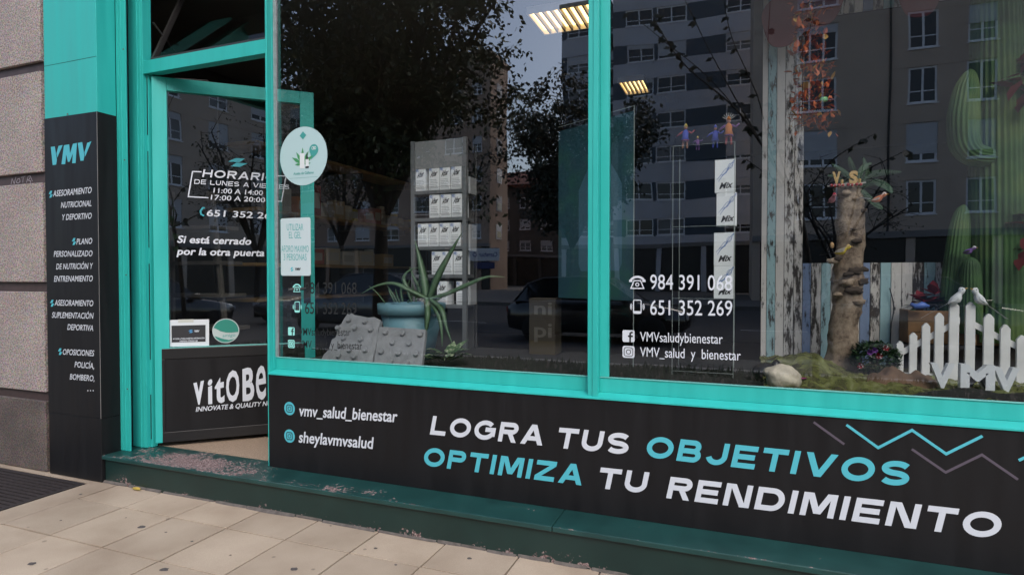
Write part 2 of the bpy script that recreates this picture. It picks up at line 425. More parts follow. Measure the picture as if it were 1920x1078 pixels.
# geometric wide capitals drawn from strokes
def _strip(pts, t, closed=False):
    n = len(pts); L, Rr = [], []
    for i in range(n):
        if closed: a, b = pts[i-1], pts[(i+1) % n]
        else: a, b = pts[max(i-1, 0)], pts[min(i+1, n-1)]
        p = pts[i]
        d1 = (Vector(p)-Vector(a)); d2 = (Vector(b)-Vector(p))
        if d1.length < 1e-9: d1 = d2
        if d2.length < 1e-9: d2 = d1
        d1.normalize(); d2.normalize()
        nn = (Vector((-d1.y, d1.x)) + Vector((-d2.y, d2.x)))
        nn.normalize(); k = max(0.45, nn.dot(Vector((-d1.y, d1.x))))
        L.append(Vector(p)+nn*(t/2/k)); Rr.append(Vector(p)-nn*(t/2/k))
    q = []
    for i in range(n if closed else n-1):
        j = (i+1) % n; q.append([L[i], Rr[i], Rr[j], L[j]])
    return q
def _arc(cx, cy, rx, ry, a0, a1, k=14):
    return [(cx+rx*math.cos(R(a0+(a1-a0)*i/k)), cy+ry*math.sin(R(a0+(a1-a0)*i/k))) for i in range(k+1)]
def glyph(ch, w, t):
    h = t/2; P = []; S = lambda p, c=False: P.append(_strip([Vector(q) for q in p], t, c))
    rect = lambda x0, y0, x1, y1: P.append([[Vector((x0,y0)),Vector((x1,y0)),Vector((x1,y1)),Vector((x0,y1))]])
    def para(x0, x1, y0=0.0, y1=1.0, tw=None):
        d = tw or t*1.16; P.append([[Vector((x0,y0)),Vector((x0+d,y0)),Vector((x1+d,y1)),Vector((x1,y1))]])
    d = t*1.16
    if ch == 'L': S([(h,1),(h,h),(w,h)])
    elif ch == 'O': S(_arc(w/2,.5,w/2-h,.5-h,0,360,32)[:-1], True)
    elif ch == 'Q': S(_arc(w/2,.5,w/2-h,.5-h,0,360,32)[:-1], True); para(w*.72, w*.55, -.05, .3)
    elif ch == 'G': S(_arc(w/2,.5,w/2-h,.5-h,42,335,28)); rect(w*.52,.42,w,.42+t); rect(w-t,.2,w,.42)
    elif ch == 'C': S(_arc(w/2,.5,w/2-h,.5-h,42,318,28))
    elif ch in 'RPB':
        rect(0,0,t,1)
        b = .40 if ch != 'B' else .5
        ry = (1-b)/2
        yt, yb = 1-h, (b+h if ch != 'B' else .5)
        cy = (yt+yb)/2; r = (yt-yb)/2; ww = w-h if ch != 'B' else w*.95-h
        S([(t,yt)] + _arc(ww-r*1.15, cy, r*1.15, r, 90, -90) + [(t,yb)])
        if ch == 'R': para(w-d*1.05, w*.48, 0, yb-h)
        if ch == 'B':
            yt, yb = .5, h; cy = (yt+yb)/2; r = (yt-yb)/2
            S([(t,yt)] + _arc(w-h-r*1.15, cy, r*1.15, r, 90, -90) + [(t,yb)])
    elif ch == 'D': rect(0,0,t,1); S([(t,1-h)] + _arc(w*.55,.5,w*.45-h,.5-h,90,-90,18) + [(t,h)])
    elif ch == 'A': para(0, w/2-d/2); para(w-d, w/2-d/2); rect(w*.22,.2,w*.78,.2+t*.95)
    elif ch == 'V': para(w/2-d/2, 0); para(w/2-d/2, w-d)
    elif ch == 'T': rect(0,1-t,w,1); rect(w/2-h,0,w/2+h,1-t)
    elif ch == 'U': S([(h,1)] + _arc(w/2,.42,w/2-h,.42-h,180,360,18) + [(w-h,1)])
    elif ch == 'J': S([(w-h,1)] + _arc(w/2,.42,w/2-h,.42-h,0,-165,16))
    elif ch == 'S':
        ry = (.5-h)/2+h*0.5; ry = (1-t)/4
        S(_arc(w/2,1-h-ry,w/2-h,ry,28,270,18) + _arc(w/2,h+ry,w/2-h,ry,90,-152,18)[1:])
    elif ch == 'E': rect(0,0,t,1); rect(t,1-t,w,1); rect(t,.5-h,w*.93,.5+h); rect(t,0,w,t)
    elif ch == 'F': rect(0,0,t,1); rect(t,1-t,w,1); rect(t,.45-h,w*.9,.45+h)
    elif ch == 'H': rect(0,0,t,1); rect(w-t,0,w,1); rect(t,.5-h,w-t,.5+h)
    elif ch == 'I': rect(0,0,t,1)
    elif ch == 'N': rect(0,0,t,1); rect(w-t,0,w,1); para(w-t-d*.6, t-d*.4, 0, 1)
    elif ch == 'M': rect(0,0,t,1); rect(w-t,0,w,1); para(w/2-d/2, t-d*.45, .12, 1); para(w/2-d/2, w-t-d*.55, .12, 1)
    elif ch == 'Z': rect(0,1-t,w,1); rect(0,0,w,t); para(0, w-d*1.25, t, 1-t, d*1.25)
    return P
WID = dict(L=.92,O=1.22,G=1.2,R=1.02,A=1.2,T=1.02,U=1.02,S=1.05,B=1.03,J=.92,E=.98,I=.17,V=1.22,P=1.0,M=1.28,Z=1.02,N=1.08,D=1.12,H=1.05,C=1.15,F=.95,Q=1.2)
def wide2d(text, t=.17, gap=.22, space=.62):
    out = []; x = 0
    for idx, ch in enumerate(text):
        if ch == ' ': x += space; continue
        w = WID[ch] if ch != 'I' else t
        for k, quads in enumerate(glyph(ch, w, t)):
            for q in quads: out.append(([(p.x+x, p.y) for p in q], k, idx))
        x += w + gap
    W = x - gap
    return [([(px_/W, py_) for px_, py_ in q], k, i) for q, k, i in out]

class Ink(MB):                    # print: every line of text becomes a piece of its own
    def __init__(s): super().__init__(); s.lines = []
    def new(s): m = MB(); s.lines.append(m); return m
    def build(s, name, m, parent):
        for q in s.lines:
            if hasattr(q, 'letter'): q.build('letter', m, parent)
            else: tag(q.build(name, m, parent), kind='stuff')
        if s.v: tag(MB.build(s, 'print' if name == 'lettering' else name, m, parent), kind='stuff')
def put_text(mb, pl, text, p0, p1, cap, shear=0.0, bold=0.0, wide=False, lift=0.0008, t=.17, gap=.22, raw=False):
    """baseline from pixel p0 to pixel p1 of the photograph, cap height in metres"""
    ink = mb if isinstance(mb, Ink) else None
    if ink is not None and not wide: mb = mb.new()
    a = Vector(p0 if raw else pl.px(*p0)); b = Vector(p1 if raw else pl.px(*p1)); W = (b-a).length
    d = (b-a)/W; nrm = Vector((-d.y, d.x))
    if wide:
        last = None
        for q, k, i in wide2d(text, t, gap):
            vs = []
            if ink is not None and i != last: mb = ink.new(); mb.letter = True; last = i
            for x, y in q:
                w = a + d*(x*(W-shear*cap)+shear*y*cap) + Vector((0, 1))*(y*cap)
                vs.append(pl.pt(w.x, w.y, lift+k*.00025))
            mb.add(vs, [list(range(len(vs)))])
    else:
        vs, fs = text2d(text, bold)
        out = []
        for x, y in vs:
            w = a + d*(x*(W-shear*cap)+shear*y*cap) + Vector((0, 1))*(y*cap)
            out.append(pl.pt(w.x, w.y, lift))
        mb.add(out, fs)
def poly_on(mb, pl, pts, lift=0.0008):
    mb.add([pl.pt(x, y, lift) for x, y in pts], [list(range(len(pts)))])
def strip_on(mb, pl, pts, t, closed=False, lift=0.0008):
    for q in _strip([Vector(p) for p in pts], t, closed): poly_on(mb, pl, [(p.x, p.y) for p in q], lift)
def disc_pts(cx, cy, r, n=28, ry=None): return [(cx+r*math.cos(2*math.pi*i/n), cy+(ry or r)*math.sin(2*math.pi*i/n)) for i in range(n)]
def rrect(cx, cy, w, h, r, k=5):
    p = []
    for sx, sy, a in ((1,1,0),(-1,1,90),(-1,-1,180),(1,-1,270)):
        p += _arc(cx+sx*(w/2-r), cy+sy*(h/2-r), r, r, a, a+90, k)
    return p
def camera_icon(mb_fg, mb_bg, pl, cx, cy, s, disc=False, lift=.0008):
    if disc: poly_on(mb_bg, pl, disc_pts(cx, cy, s*.5), lift); q = s*.27
    else: poly_on(mb_bg, pl, rrect(cx, cy, s, s, s*.18), lift); q = s*.36
    strip_on(mb_fg, pl, rrect(cx, cy, q*2, q*2, q*.5), s*(.085 if disc else .06), True, lift+.0004)
    strip_on(mb_fg, pl, disc_pts(cx, cy, q*.5, 18), s*.06, True, lift+.0004)
    poly_on(mb_fg, pl, disc_pts(cx+q*.58, cy+q*.58, s*.035, 8), lift+.0004)
def bolt_icon(mb, pl, cx, cy, w, h, lift=.0008):     # two opposed parallelograms
    poly_on(mb, pl, [(cx-w*.10,cy+h*.5),(cx+w*.36,cy+h*.5),(cx+w*.08,cy+h*.03),(cx-w*.5,cy+h*.03)], lift)
    poly_on(mb, pl, [(cx-w*.08,cy-h*.03),(cx+w*.5,cy-h*.03),(cx+w*.10,cy-h*.5),(cx-w*.36,cy-h*.5)], lift)

# ================================================================== THE SETTING: ground
PAVE_EDGE = -4.3
pav = MB().box(-40, 40, PAVE_EDGE, 0.0, -0.30, -0.012).build('pavement', GROUT, loc=(0, 0, 0)); tag(pav, kind='structure')
TP, TX0, TY0 = 0.364, -1.271, -0.425
TILE_P = mat('pale_paving', (0.42, 0.36, 0.345), 0.85, var=0.08, vscale=40, bump=0.2, bscale=200)
TILE_G = mat('gritty_paving', (0.33, 0.26, 0.20), 0.9, var=0.25, vscale=110, bump=0.5, bscale=160)
def tile_mesh(m, nick):
    rr = random.Random(nick); h = TP/2-0.0034
    mb = MB(); b = 0.0014
    pts = [(-h,-h),(h,-h),(h,h),(-h,h)]
    ring = []
    for i in range(4):
        (x0, y0), (x1, y1) = pts[i], pts[(i+1) % 4]
        for k in range(5):
            f = k/5; j = rr.uniform(0, .0016)
            x, y = x0+(x1-x0)*f, y0+(y1-y0)*f
            ring.append((x*(1-j/h), y*(1-j/h)))
    n = len(ring)
    vs = [(x, y, -.03) for x, y in ring] + [(x, y, -b*.8) for x, y in ring] + [(x*(1-b/h), y*(1-b/h), 0) for x, y in ring]
    fs = [[i, (i+1) % n, n+(i+1) % n, n+i] for i in range(n)] + [[n+i, n+(i+1) % n, 2*n+(i+1) % n, 2*n+i] for i in range(n)] + [[2*n+i for i in range(n)]]
    mb.add(vs, fs); return mb.build('paving_tile', m, pav, loc=(0, 0, 0))
protos = [tile_mesh(TILE, k) for k in (1, 2, 3)]; proto_p = tile_mesh(TILE_P, 5); proto_g = tile_mesh(TILE_G, 6)
rr = random.Random(3)
GR0 = atz(57, 886, 0); GR1 = atz(158, 906.5, 0)
GRX1, GRY1, GRX0, GRY0 = GR1.x, (GR0.y+GR1.y)/2, GR1.x-1.1, (GR0.y+GR1.y)/2-1.05
near = set()
for i in range(-10, 6):
    for j in range(-6, 1):
        cx, cy = TX0+TP*(i+.5), TY0+TP*(j+.5)
        if cx - TP/2 < GRX1+.01 and cy - TP/2 < GRY1 and cy+TP/2 > GRY0 and cx+TP/2 > GRX0: near.add((i, j)); continue
        near.add((i, j))
        p = rr.choice(protos)
        if i in (1, 2) and j == -2 or (i == 0 and j == -1 and False): p = p
        if (i, j) == (1, -1): p = proto_p
        if i >= 2 and j >= -1: p = proto_g
        inst(p, 'paving_tile', pav, (cx, cy, rr.uniform(-.0015, .0015)), (rr.uniform(-.002, .002), rr.uniform(-.002, .002), rr.choice((0, 1, 2, 3))*math.pi/2))
for o in protos + [proto_p, proto_g]: bpy.data.objects.remove(o)
mb = MB()
for i in range(-60, 60):
    for j in range(-10, 1):
        if (i, j) in near: continue
        cx, cy = TX0+TP*(i+.5), TY0+TP*(j+.5); h = TP/2-.0025
        if cy-h < PAVE_EDGE: continue
        mb.box(cx-h, cx+h, cy-h, cy+h, -.03, -.001)
tag(mb.build('paving_tiles', TILE, pav), kind='stuff')
# tiles cut round the grating
mb = MB()
mb.box(GRX1+.012, TX0+TP*(math.ceil((GRX1-TX0)/TP)) - .003, GRY0, TY0+TP-.003, -.03, -.0008) if TX0+TP*(math.ceil((GRX1-TX0)/TP)) - .003 - GRX1 > .03 else None
mb.box(GRX0-.3, GRX1+.008, GRY1+.012, TY0+TP-.003, -.03, -.0012)
mb.build('cut_tile', TILE, pav)
# loose mortar along the foot of the step
mb = MB(); rm = random.Random(11); x = -3.58
while x < 3.0:
    L = rm.uniform(.10, .32); wv = rm.uniform(.003, .014); hz = rm.uniform(.003, .008)
    mb.add([(x,-.19,-.002),(x+L,-.19,-.002),(x+L,-.19,hz+.006),(x,-.19,hz+.006),(x,-.19-wv,.0005),(x+L*.5,-.19-wv*rm.uniform(.8,1.6),.0005),(x+L,-.19-wv*rm.uniform(.5,1.2),.0005)],
           [(3,4,5,2),(2,5,6)]); x += L*rm.uniform(.98, 1.15)
mb.build('mortar_line', mat('mortar', (0.10, 0.088, 0.080), .95, var=.3, vscale=30, bump=.5, bscale=80), pav)

gum = None
for k, (u, v, r) in enumerate(((266,987,.020),(60,1056,.018),(308,1067,.020),(552,1066,.017),(151,926,.010),(704,1027,.009),(311,997,.007),(236,970,.006),(114,975,.008),(360,1014,.008),(620,985,.006),(432,1040,.006),(880,1046,.012),(742,1058,.007))):
    c = atz(u, v, .0016); rr3 = random.Random(k)
    MB().add([c+Vector((r*rr3.uniform(.75,1.2)*math.cos(a_), r*rr3.uniform(.6,.95)*math.sin(a_), 0)) for a_ in [2*math.pi*i/12 for i in range(12)]], [list(range(12))]).build('gum_spot', mat('old_gum', (.075,.065,.062), .9, var=.3, vscale=90), pav, loc=c)
g = thing('floor_grating', 'dark metal entrance grating set flush in the beige pavement', 'grating', ((GRX0+GRX1)/2, (GRY0+GRY1)/2, 0))
GRM = mat('dark_grating', (0.035, 0.028, 0.027), .6, metal=.2, var=.3, vscale=20)
mb = MB(); fw = .03
for a in ((GRX0, GRX1, GRY1-fw, GRY1), (GRX0, GRX1, GRY0, GRY0+fw), (GRX0, GRX0+fw, GRY0+fw, GRY1-fw), (GRX1-fw, GRX1, GRY0+fw, GRY1-fw)):
    mb.box(a[0], a[1], a[2], a[3], -.025, .001)
mb.build('frame', GRM, g)
MB().box(GRX0, GRX1, GRY0, GRY1, -.04, -.0105).build('pit', mat('pit_dark', (.008,.007,.007), .9), g)
yb = GRY0+fw+.012; bar0 = None
while yb < GRY1-fw-.012:
    if bar0 is None: bar0 = MB().box(GRX0+fw, GRX1-fw, yb-.011, yb+.011, -.0085, .0).build('bar', GRM, g, loc=((GRX0+GRX1)/2, yb, 0))
    else: inst(bar0, 'bar', g, ((GRX0+GRX1)/2, yb, 0))
    yb += .034

# street behind the viewer (seen mirrored in the glass)
ROADZ = -0.30
GRASSM = mat('grass', (0.030, 0.055, 0.014), .9, var=.35, vscale=6)
kerb = MB().box(-40, 40, PAVE_EDGE-2.35, PAVE_EDGE-2.2, -.6, -.14).box(-40, 40, PAVE_EDGE-.12, PAVE_EDGE-.003, -.6, -.02).build('kerb', mat('kerb_stone', (.30,.29,.28), .85, var=.15), loc=(0,0,0)); tag(kerb, kind='structure')
verge = MB().add([(-40,PAVE_EDGE-.12,-.06),(40,PAVE_EDGE-.12,-.06),(40,PAVE_EDGE-2.2,-.17),(-40,PAVE_EDGE-2.2,-.17)], [(0,3,2,1)]).build('verge', mat('soil', (.05,.035,.022), .95), loc=(0,0,0)); tag(verge, kind='structure')
mb = MB(); rg = random.Random(5)
for k in range(9000):
    x = rg.uniform(-16, 10); y = rg.uniform(PAVE_EDGE-2.15, PAVE_EDGE-.18); f = (PAVE_EDGE-.12-y)/2.1; z = -.06-.11*f
    a = rg.uniform(0, 6.28); h = rg.uniform(.05, .14); w = .02; lx, ly = rg.uniform(-.05, .05), rg.uniform(-.05, .05)
    mb.add([(x-w*math.cos(a), y-w*math.sin(a), z), (x+w*math.cos(a), y+w*math.sin(a), z), (x+lx, y+ly, z+h)], [(0,1,2)])
tag(mb.build('verge_grass', GRASSM), 'rough green grass on the verge between pavement and road', 'grass', kind='stuff')
road = MB().box(-300, 300, -26, PAVE_EDGE-2.35, ROADZ-.3, ROADZ).build('road', mat('asphalt', (.036,.036,.039), .85, var=.2, vscale=1.5, bump=.3, bscale=90), loc=(0,0,0)); tag(road, kind='structure')
mb = MB()
for k in range(-14, 14): mb.box(k*5.0, k*5.0+2.2, -15.2, -15.08, ROADZ, ROADZ+.004)
mb.build('lane_marking', mat('road_paint', (.6,.6,.58), .8, var=.2, vscale=6), road)
fp = MB().box(-300, 300, -160, -26, -.6, -.12).build('far_pavement', mat('far_paving', (.13,.12,.11), .9, var=.15, vscale=.6), loc=(0,0,0)); tag(fp, kind='structure')
ground = MB().add([(-400,-400,-.65),(400,-400,-.65),(400,400,-.65),(-400,400,-.65)], [(0,1,2,3)]).build('ground', mat('earth', (.12,.10,.08), .95), loc=(0,0,0)); tag(ground, kind='structure')

# ================================================================== SHOP BUILDING (granite)
WALLY = -0.20
bld = thing('corner_building', 'pink speckled granite wall of the building left of the shop front', 'building', (-5, WALLY, 0))
def z_at(u, v, Y): return at(u, v, Y).z
gx1 = at(81, 500, WALLY).x
jn = [(z_at(80, 735, WALLY), z_at(80, 752, WALLY)), (z_at(80, 529, WALLY), z_at(80, 547.5, WALLY)), (z_at(80, 322, WALLY), z_at(80, 342, WALLY)), (z_at(80, 113, WALLY), z_at(80, 132, WALLY))]
pitch = jn[2][0]-jn[1][0]
for k in range(3): jn.append((jn[3][0]+pitch*(k+1), jn[3][1]+pitch*(k+1)))
MB().box(-7.5, gx1-.004, WALLY+.022, WALLY+.35, 0, 5.0).build('joint_course', JOINT, bld)
zb = 0.0
for r, (zt, zl) in enumerate(jn):
    lo = 0.004 if r == 0 else jn[r-1][0]; hi = zl
    xs = [gx1, gx1-1.05, gx1-2.1, gx1-3.2] if r % 2 == 0 else [gx1, gx1-1.3, gx1-2.3, gx1-3.2]
    for k in range(3):
        MB().box(xs[k+1]+.003, xs[k]-(0 if k == 0 else .003), WALLY, WALLY+.03, lo, hi).build('granite_block', GRANITE_D if r == 0 else GRANITE, bld, bevel=.004, loc=((xs[k]+xs[k+1])/2, WALLY, (lo+hi)/2))
upper = MB().box(-7.5, 4.0, -.18, .4, 3.62, 12.0).build('upper_wall', GRANITE, bld)
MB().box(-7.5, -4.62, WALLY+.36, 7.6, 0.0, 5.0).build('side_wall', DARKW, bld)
# scratched marker tag in the second joint
mb = MB(); pl = vplane(WALLY+.0215)
def P_(u, v): return pl.px(u, v)
for pts in ([(21,346),(23,335),(27,345),(30,332)], [(33,337),(31,342),(34,344),(38,341),(37,335),(33,336)], [(40,333),(48,331)], [(44,332),(43,343)], [(50,343),(53,331),(57,330),(56,336),(52,338),(58,340),(57,344)], [(57,330),(61,340)]):
    strip_on(mb, pl, [P_(*p) for p in pts], .004, lift=.001)
mb.build('marker_scribble', mat('marker', (.42,.38,.42), .7), bld)

# ================================================================== SHOP FRONT
sf = thing('storefront', 'turquoise framed shop front with black lettered panels and green painted step', 'shop front', (-1.5, 0, 0))
LZ, LFY = 0.166, -0.206                 # ledge height and front edge
# --- step
for k, (x0, x1) in enumerate(((-3.578, -0.752), (-0.7495, 3.2))):
    MB().box(x0, x1, LFY, 0.075, LZ-.024, LZ).build('ledge_slab', LEDGE, sf, bevel=.004)
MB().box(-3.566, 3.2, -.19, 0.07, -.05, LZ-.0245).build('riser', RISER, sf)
# --- pilaster
PX0, PX1, PFY, PBY = at(84, 300, LFY).x, -3.580, LFY, -0.085
PTOP = z_at(180.2, 209.2, LFY); PMID = z_at(190, 785, LFY)
pil = MB().box(PX0, PX1, PFY+.003, PBY-.001, PMID+.05, 3.62).build('pilaster', TEAL, sf, bevel=.003)
MB().box(PX0-.001, PX1+.0025, PFY, PBY, PMID, PTOP).build('cladding', BLACK, pil, bevel=.0015)
MB().box(PX0, PX1+.0012, PFY+.0015, PBY, 0.002, PMID-.0015).build('plinth', BLACK, pil, bevel=.002)
MB().box(PX1+.0005, PX1+.0032, PFY-.0008, PFY+.0012, PMID, PTOP-.002).build('edge_trim', mat('trim_grey', (.30,.28,.27), .5, metal=.4), pil)
mb = MB(); mb.tube([at(126.5,214.5,LFY-.004), at(126.5,214.5,LFY+.01)], .004, 8); mb.build('screw', mat('rust', (.16,.09,.07), .7), pil)
pp = vplane(PFY)
mb = Ink()
def line_cap(px_h, u=140): return px_h*scale_at(u, PFY)
rows = [('ASESORAMIENTO', (99.5,369), (173,362), 11), ('NUTRICIONAL', (114.5,390), (173,386.5), 10.5), ('Y DEPORTIVO', (115.5,413), (173,410), 10.5),
        ('PLANO', (143.5,458.5), (174,457), 10.5), ('PERSONALIZADO', (101,481.5), (174.5,480.5), 10.5), ('DE NUTRICIÓN Y', (105.5,505), (175,504), 10.5), ('ENTRENAMIENTO', (101.5,528), (175,527.5), 10.5),
        ('ASESORAMIENTO', (102.5,572.5), (176,574), 10.5), ('SUPLEMENTACIÓN', (97.5,595.5), (176,597.5), 10.5), ('DEPORTIVA', (126.5,618), (176.5,620.5), 10.5),
        ('OPOSICIONES', (117.5,664.5), (177.5,667.5), 10.5), ('POLICÍA,', (140,688), (178,691.5), 10.5), ('BOMBERO,', (131,711), (178.5,714.5), 10.5)]
for t, a, b, c in rows:
    put_text(mb, pp, t, a, b, line_cap(c), shear=.2, bold=.012)
for u in (165, 170, 175): m1 = MB(); poly_on(m1, pp, disc_pts(*pp.px(u, 732), .0045, 10)); m1.build('dot', VIN_W, pil)
mb.build('lettering', VIN_W, pil)
mb = MB()
for u, v in ((95.5,364.5), (139,453), (98,568.5), (113,659)):
    x, y = pp.px(u, v); m1 = MB(); bolt_icon(m1, pp, x, y, .040, .042); m1.build('bolt_icon', VIN_T, pil)
# large monogram VMV: slanted blades
def mono(mb, pl, quads):
    for q in quads: m1 = MB(); poly_on(m1, pl, [pl.px(*p) for p in q]); m1.build('monogram_stroke', VIN_T, pil)
mono(mb, pp, [[(95.5,276),(103,275),(107,300),(105.5,309),(99,310)], [(110,274),(118,272.5),(107.5,296),(106,288)],
              [(120,273),(130,271),(131.5,288),(137,270),(144.5,268.5),(142,306),(135.5,306.5),(137,288),(131,303.5),(127.5,304),(124.5,290),(122.5,308),(115.5,308.5)],
              [(146,268.5),(154.5,267),(158.5,292),(157,301.5),(151,302)], [(161,279),(163.5,268.5),(171.5,265.5),(160,294),(158.5,286)]])
# --- jamb strips left of the door
j = MB(); j.box(PX1+.0005, -3.496, PBY, PBY+.010, LZ, 3.6)
j.box(-3.560, -3.553, PBY-.004, PBY, LZ, 3.6); j.box(-3.535, -3.527, PBY-.005, PBY, LZ, 3.6)
j.build('jamb_strip', TEAL, sf, bevel=.002)
MB().box(PX0, -3.588, PBY+.0105, .06, .002, 3.6).build('shutter_guide', BLACKF, sf)
j = MB(); j.box(-3.586, -3.462, 0.0, .06, LZ+.002, 3.6); j.box(-3.513, -3.500, -.006, 0, LZ+.002, 3.6); j.box(-3.488, -3.476, -.004, 0, LZ+.002, 3.6)
j.build('door_jamb', TEAL, sf, bevel=.002)
MB().box(-3.4615, -3.443, .02, .06, LZ+.002, 2.49).build('hinge_stile', TEAL, sf, bevel=.002)
for z0_, z1_ in ((2.12, 2.48), (1.42, 2.02), (.72, 1.32), (.22, .50)): MB().box(-3.4520, -3.4455, .0175, .0195, z0_, z1_).build('hinge_gap_shade', BLACKF, sf)  # solid black strips on the stile paint in the shade of the door gap
PSX0, PSX1 = -2.497, -2.4845
TRB, TRT = 2.492, 2.572
MB().box(-3.4618, PSX0-.0005, 0.002, .06, TRB, TRT).build('transom_bar', TEAL, sf, bevel=.002)
for z_ in (.55, 1.25, 1.95, 2.62, 3.2):
    MB().lathe([(.0045,0),(.0040,.0022),(.0015,.0028)], (0,0,0), 10).xf(Matrix.Translation((-3.512, PBY-.0002, z_)) @ Matrix.Rotation(R(90), 4, 'X')).build('screw', mat('rust', (.16,.09,.07), .7), sf)
MB().box(PX0-.0006, PX1+.0006, PFY+.0022, PFY+.0032, 2.545, 2.5475).build('panel_seam', mat('seam_dark', (.01,.09,.085), .8), sf)
# --- post between door and window
SILLZ_ = 0.695
p = MB(); p.box(PSX0, PSX1, 0.0, .075, LZ+.0005, 3.6); p.box(PSX1-.004, PSX1+.0025, .034, .074, SILLZ_+.017, 3.6)
p.build('door_post', TEAL, sf, bevel=.002)
# --- hopper window over the door, tilted inwards
hp = MB(); th = R(24)
hd = Vector((0, math.sin(th), math.cos(th))); ho = Vector((-3.44, .03, TRT+.004)); hw = Vector((.92, 0, 0)); hn = hd.cross(Vector((1,0,0)))*.03
def hbar(a, b, s, e): hp.obox(ho+hd*a+Vector((s,0,0)), Vector((e-s,0,0)), hd*(b-a), hn)
hbar(0, .030, 0, .92); hbar(.82, .85, 0, .92); hbar(.030, .82, 0, .018); hbar(.030, .82, .902, .92)
hop = hp.build('hopper_frame', mat('bronze_frame', (.018,.016,.016), .5), sf)
mb = MB(); q = ho+hn*.5
mb.add([q+hd*.035+Vector((.035,0,0)), q+hd*.035+Vector((.885,0,0)), q+hd*.82+Vector((.885,0,0)), q+hd*.82+Vector((.035,0,0))], [(0,1,2,3)]); mb.build('hopper_pane', glass('hopper_glass', (.55,.55,.55), .5), hop)
MB().tube([(-3.43,.05,TRT+.25), (-3.43,.20,TRT+.12), (-3.42,.12,TRT+.06)], .006, 8).build('stay_arm', mat('bronze_frame', (.05,.04,.04)), hop)
MB().box(-3.46, PSX0, .0, .30, 3.42, 3.6).build('shutter_box', BLACKF, sf)

# --- kick panel, sill, window frames
SILLZ = 0.695; KY = -0.006
kick = MB().box(-2.4840, 3.2, KY, .05, LZ+.001, SILLZ-.006).build('kick_panel', BLACK, sf)
prof = [(-.012, SILLZ-.006), (-.012, SILLZ), (.050, SILLZ+.016), (.075, SILLZ+.016), (.075, SILLZ-.005)]
mb = MB(); n = len(prof)
xa, xb = PSX1+.0005, 3.2
mb.add([(xa, y, z) for y, z in prof] + [(xb, y, z) for y, z in prof], [[i, (i+1) % n, n+(i+1) % n, n+i][::-1] for i in range(n)] + [list(range(n)), list(range(n, 2*n))[::-1]])
mb.build('sill', TEAL, sf)
GLZ = z_at(525.8, 668.7, .052); GY = .055
MULX0, MULX1 = -.647, -.600
def window(x0, x1, ls, rs):
    w = MB().box(x0, x1, .050, .075, SILLZ+.0165, GLZ-.004).build('window', TEAL, sf, bevel=.0015)
    MB().box(x0, x1, .046, .0565, GLZ-.0035, GLZ).build('glazing_bead', mat('bead_teal', (.16,.50,.47), .4), w)
    if ls: MB().box(x0, x0+ls, .048, .075, GLZ+.0005, 3.2).build('stile', TEAL, w, bevel=.0015)
    if rs: MB().box(x1-rs, x1, .048, .075, GLZ+.0005, 3.2).build('stile', TEAL, w, bevel=.0015)
    MB().box(x0, x1, .0, .075, 3.2, 3.6).build('fascia', TEAL, w)
    a, b = x0+(ls or 0), x1-(rs or 0)
    MB().add([(a, GY, GLZ), (b, GY, GLZ), (b, GY, 3.2), (a, GY, 3.2)], [(0,1,2,3)]).build('pane', GLASS, w)
    return w
win1 = window(PSX1+.003, MULX0-.0005, 0, 0)
win2 = window(MULX1+.0005, 3.0, .041, .05)
MB().box(PSX1+.003, PSX1+.0215, .046, .0545, GLZ, 3.2).build('sealant_strip', SILVER, win1)
m_ = MB(); m_.box(MULX0, MULX1, .006, .075, SILLZ+.004, 3.6); m_.box(MULX0+.0235, MULX1, .001, .006, SILLZ+.003, 3.6)
m_.build('mullion', TEAL, sf, bevel=.0015)
MB().box(2.95, 3.2, -.01, .08, LZ+.001, 3.6).build('end_post', TEAL, sf)

# --- print on the kick panel
kp = vplane(KY)
sc_ = lambda u: scale_at(u, KY)
mbw, mbt, mbp = Ink(), Ink(), MB()
capA = kp.px(811,779)[1]-kp.px(811,814.4)[1]
put_text(mbw, kp, 'LOGRA', (806,814.0), (1024,835.6), capA, shear=.2, wide=True, t=.232)
put_text(mbw, kp, 'TUS', (1042,838.6), (1184,853.1), capA, shear=.2, wide=True, t=.232)
put_text(mbt, kp, 'OBJETIVOS', (1209,856.3), (1712,913.4), capA, shear=.2, wide=True, t=.232)
put_text(mbt, kp, 'OPTIMIZA', (792.5,872.0), (1098,910.4), capA, shear=.2, wide=True, t=.232)
put_text(mbw, kp, 'TU', (1119,914), (1218,925.6), capA, shear=.2, wide=True, t=.232)
put_text(mbw, kp, 'RENDIMIENTO', (1249,933), (1883,1011.6), capA, shear=.2, wide=True, t=.232)
put_text(mbw, kp, 'vmv_salud_bienestar', (560,779), (746.5,791), capA*.62, shear=.12, bold=.018)
put_text(mbw, kp, 'sheylavmvsalud', (560,828.5), (701,841), capA*.62, shear=.12, bold=.018)
mbi = MB()
for u, v in ((543, 765.5), (543, 817)):
    x, y = kp.px(u, v); m1, m2 = MB(), MB(); camera_icon(m1, m2, kp, x, y, 25*sc_(543), True); q_ = m2.build('icon_disc', VIN_T, kick); tag(m1.build('icon', mat('icon_dark', (.02,.10,.12), .5), kick), kind='stuff')
def zig(m, pts, t=.010): m1 = MB(); strip_on(m1, kp, [kp.px(*p) for p in pts], t); m1.build('zigzag', m, kick)
zig(VIN_T, [(1587,796),(1646.5,839),(1710,806),(1774,850.5),(1842,817)])
zig(VIN_T, [(1910,862.5),(1990,826)])
zig(VIN_P, [(1525.5,791),(1583,832.5)], .009)
zig(VIN_P, [(1709.5,841.5),(1773,885),(1841,852),(1908.5,898.5)], .009)
mbw.build('lettering', VIN_W, kick); mbt.build('lettering', VIN_T, kick); 0

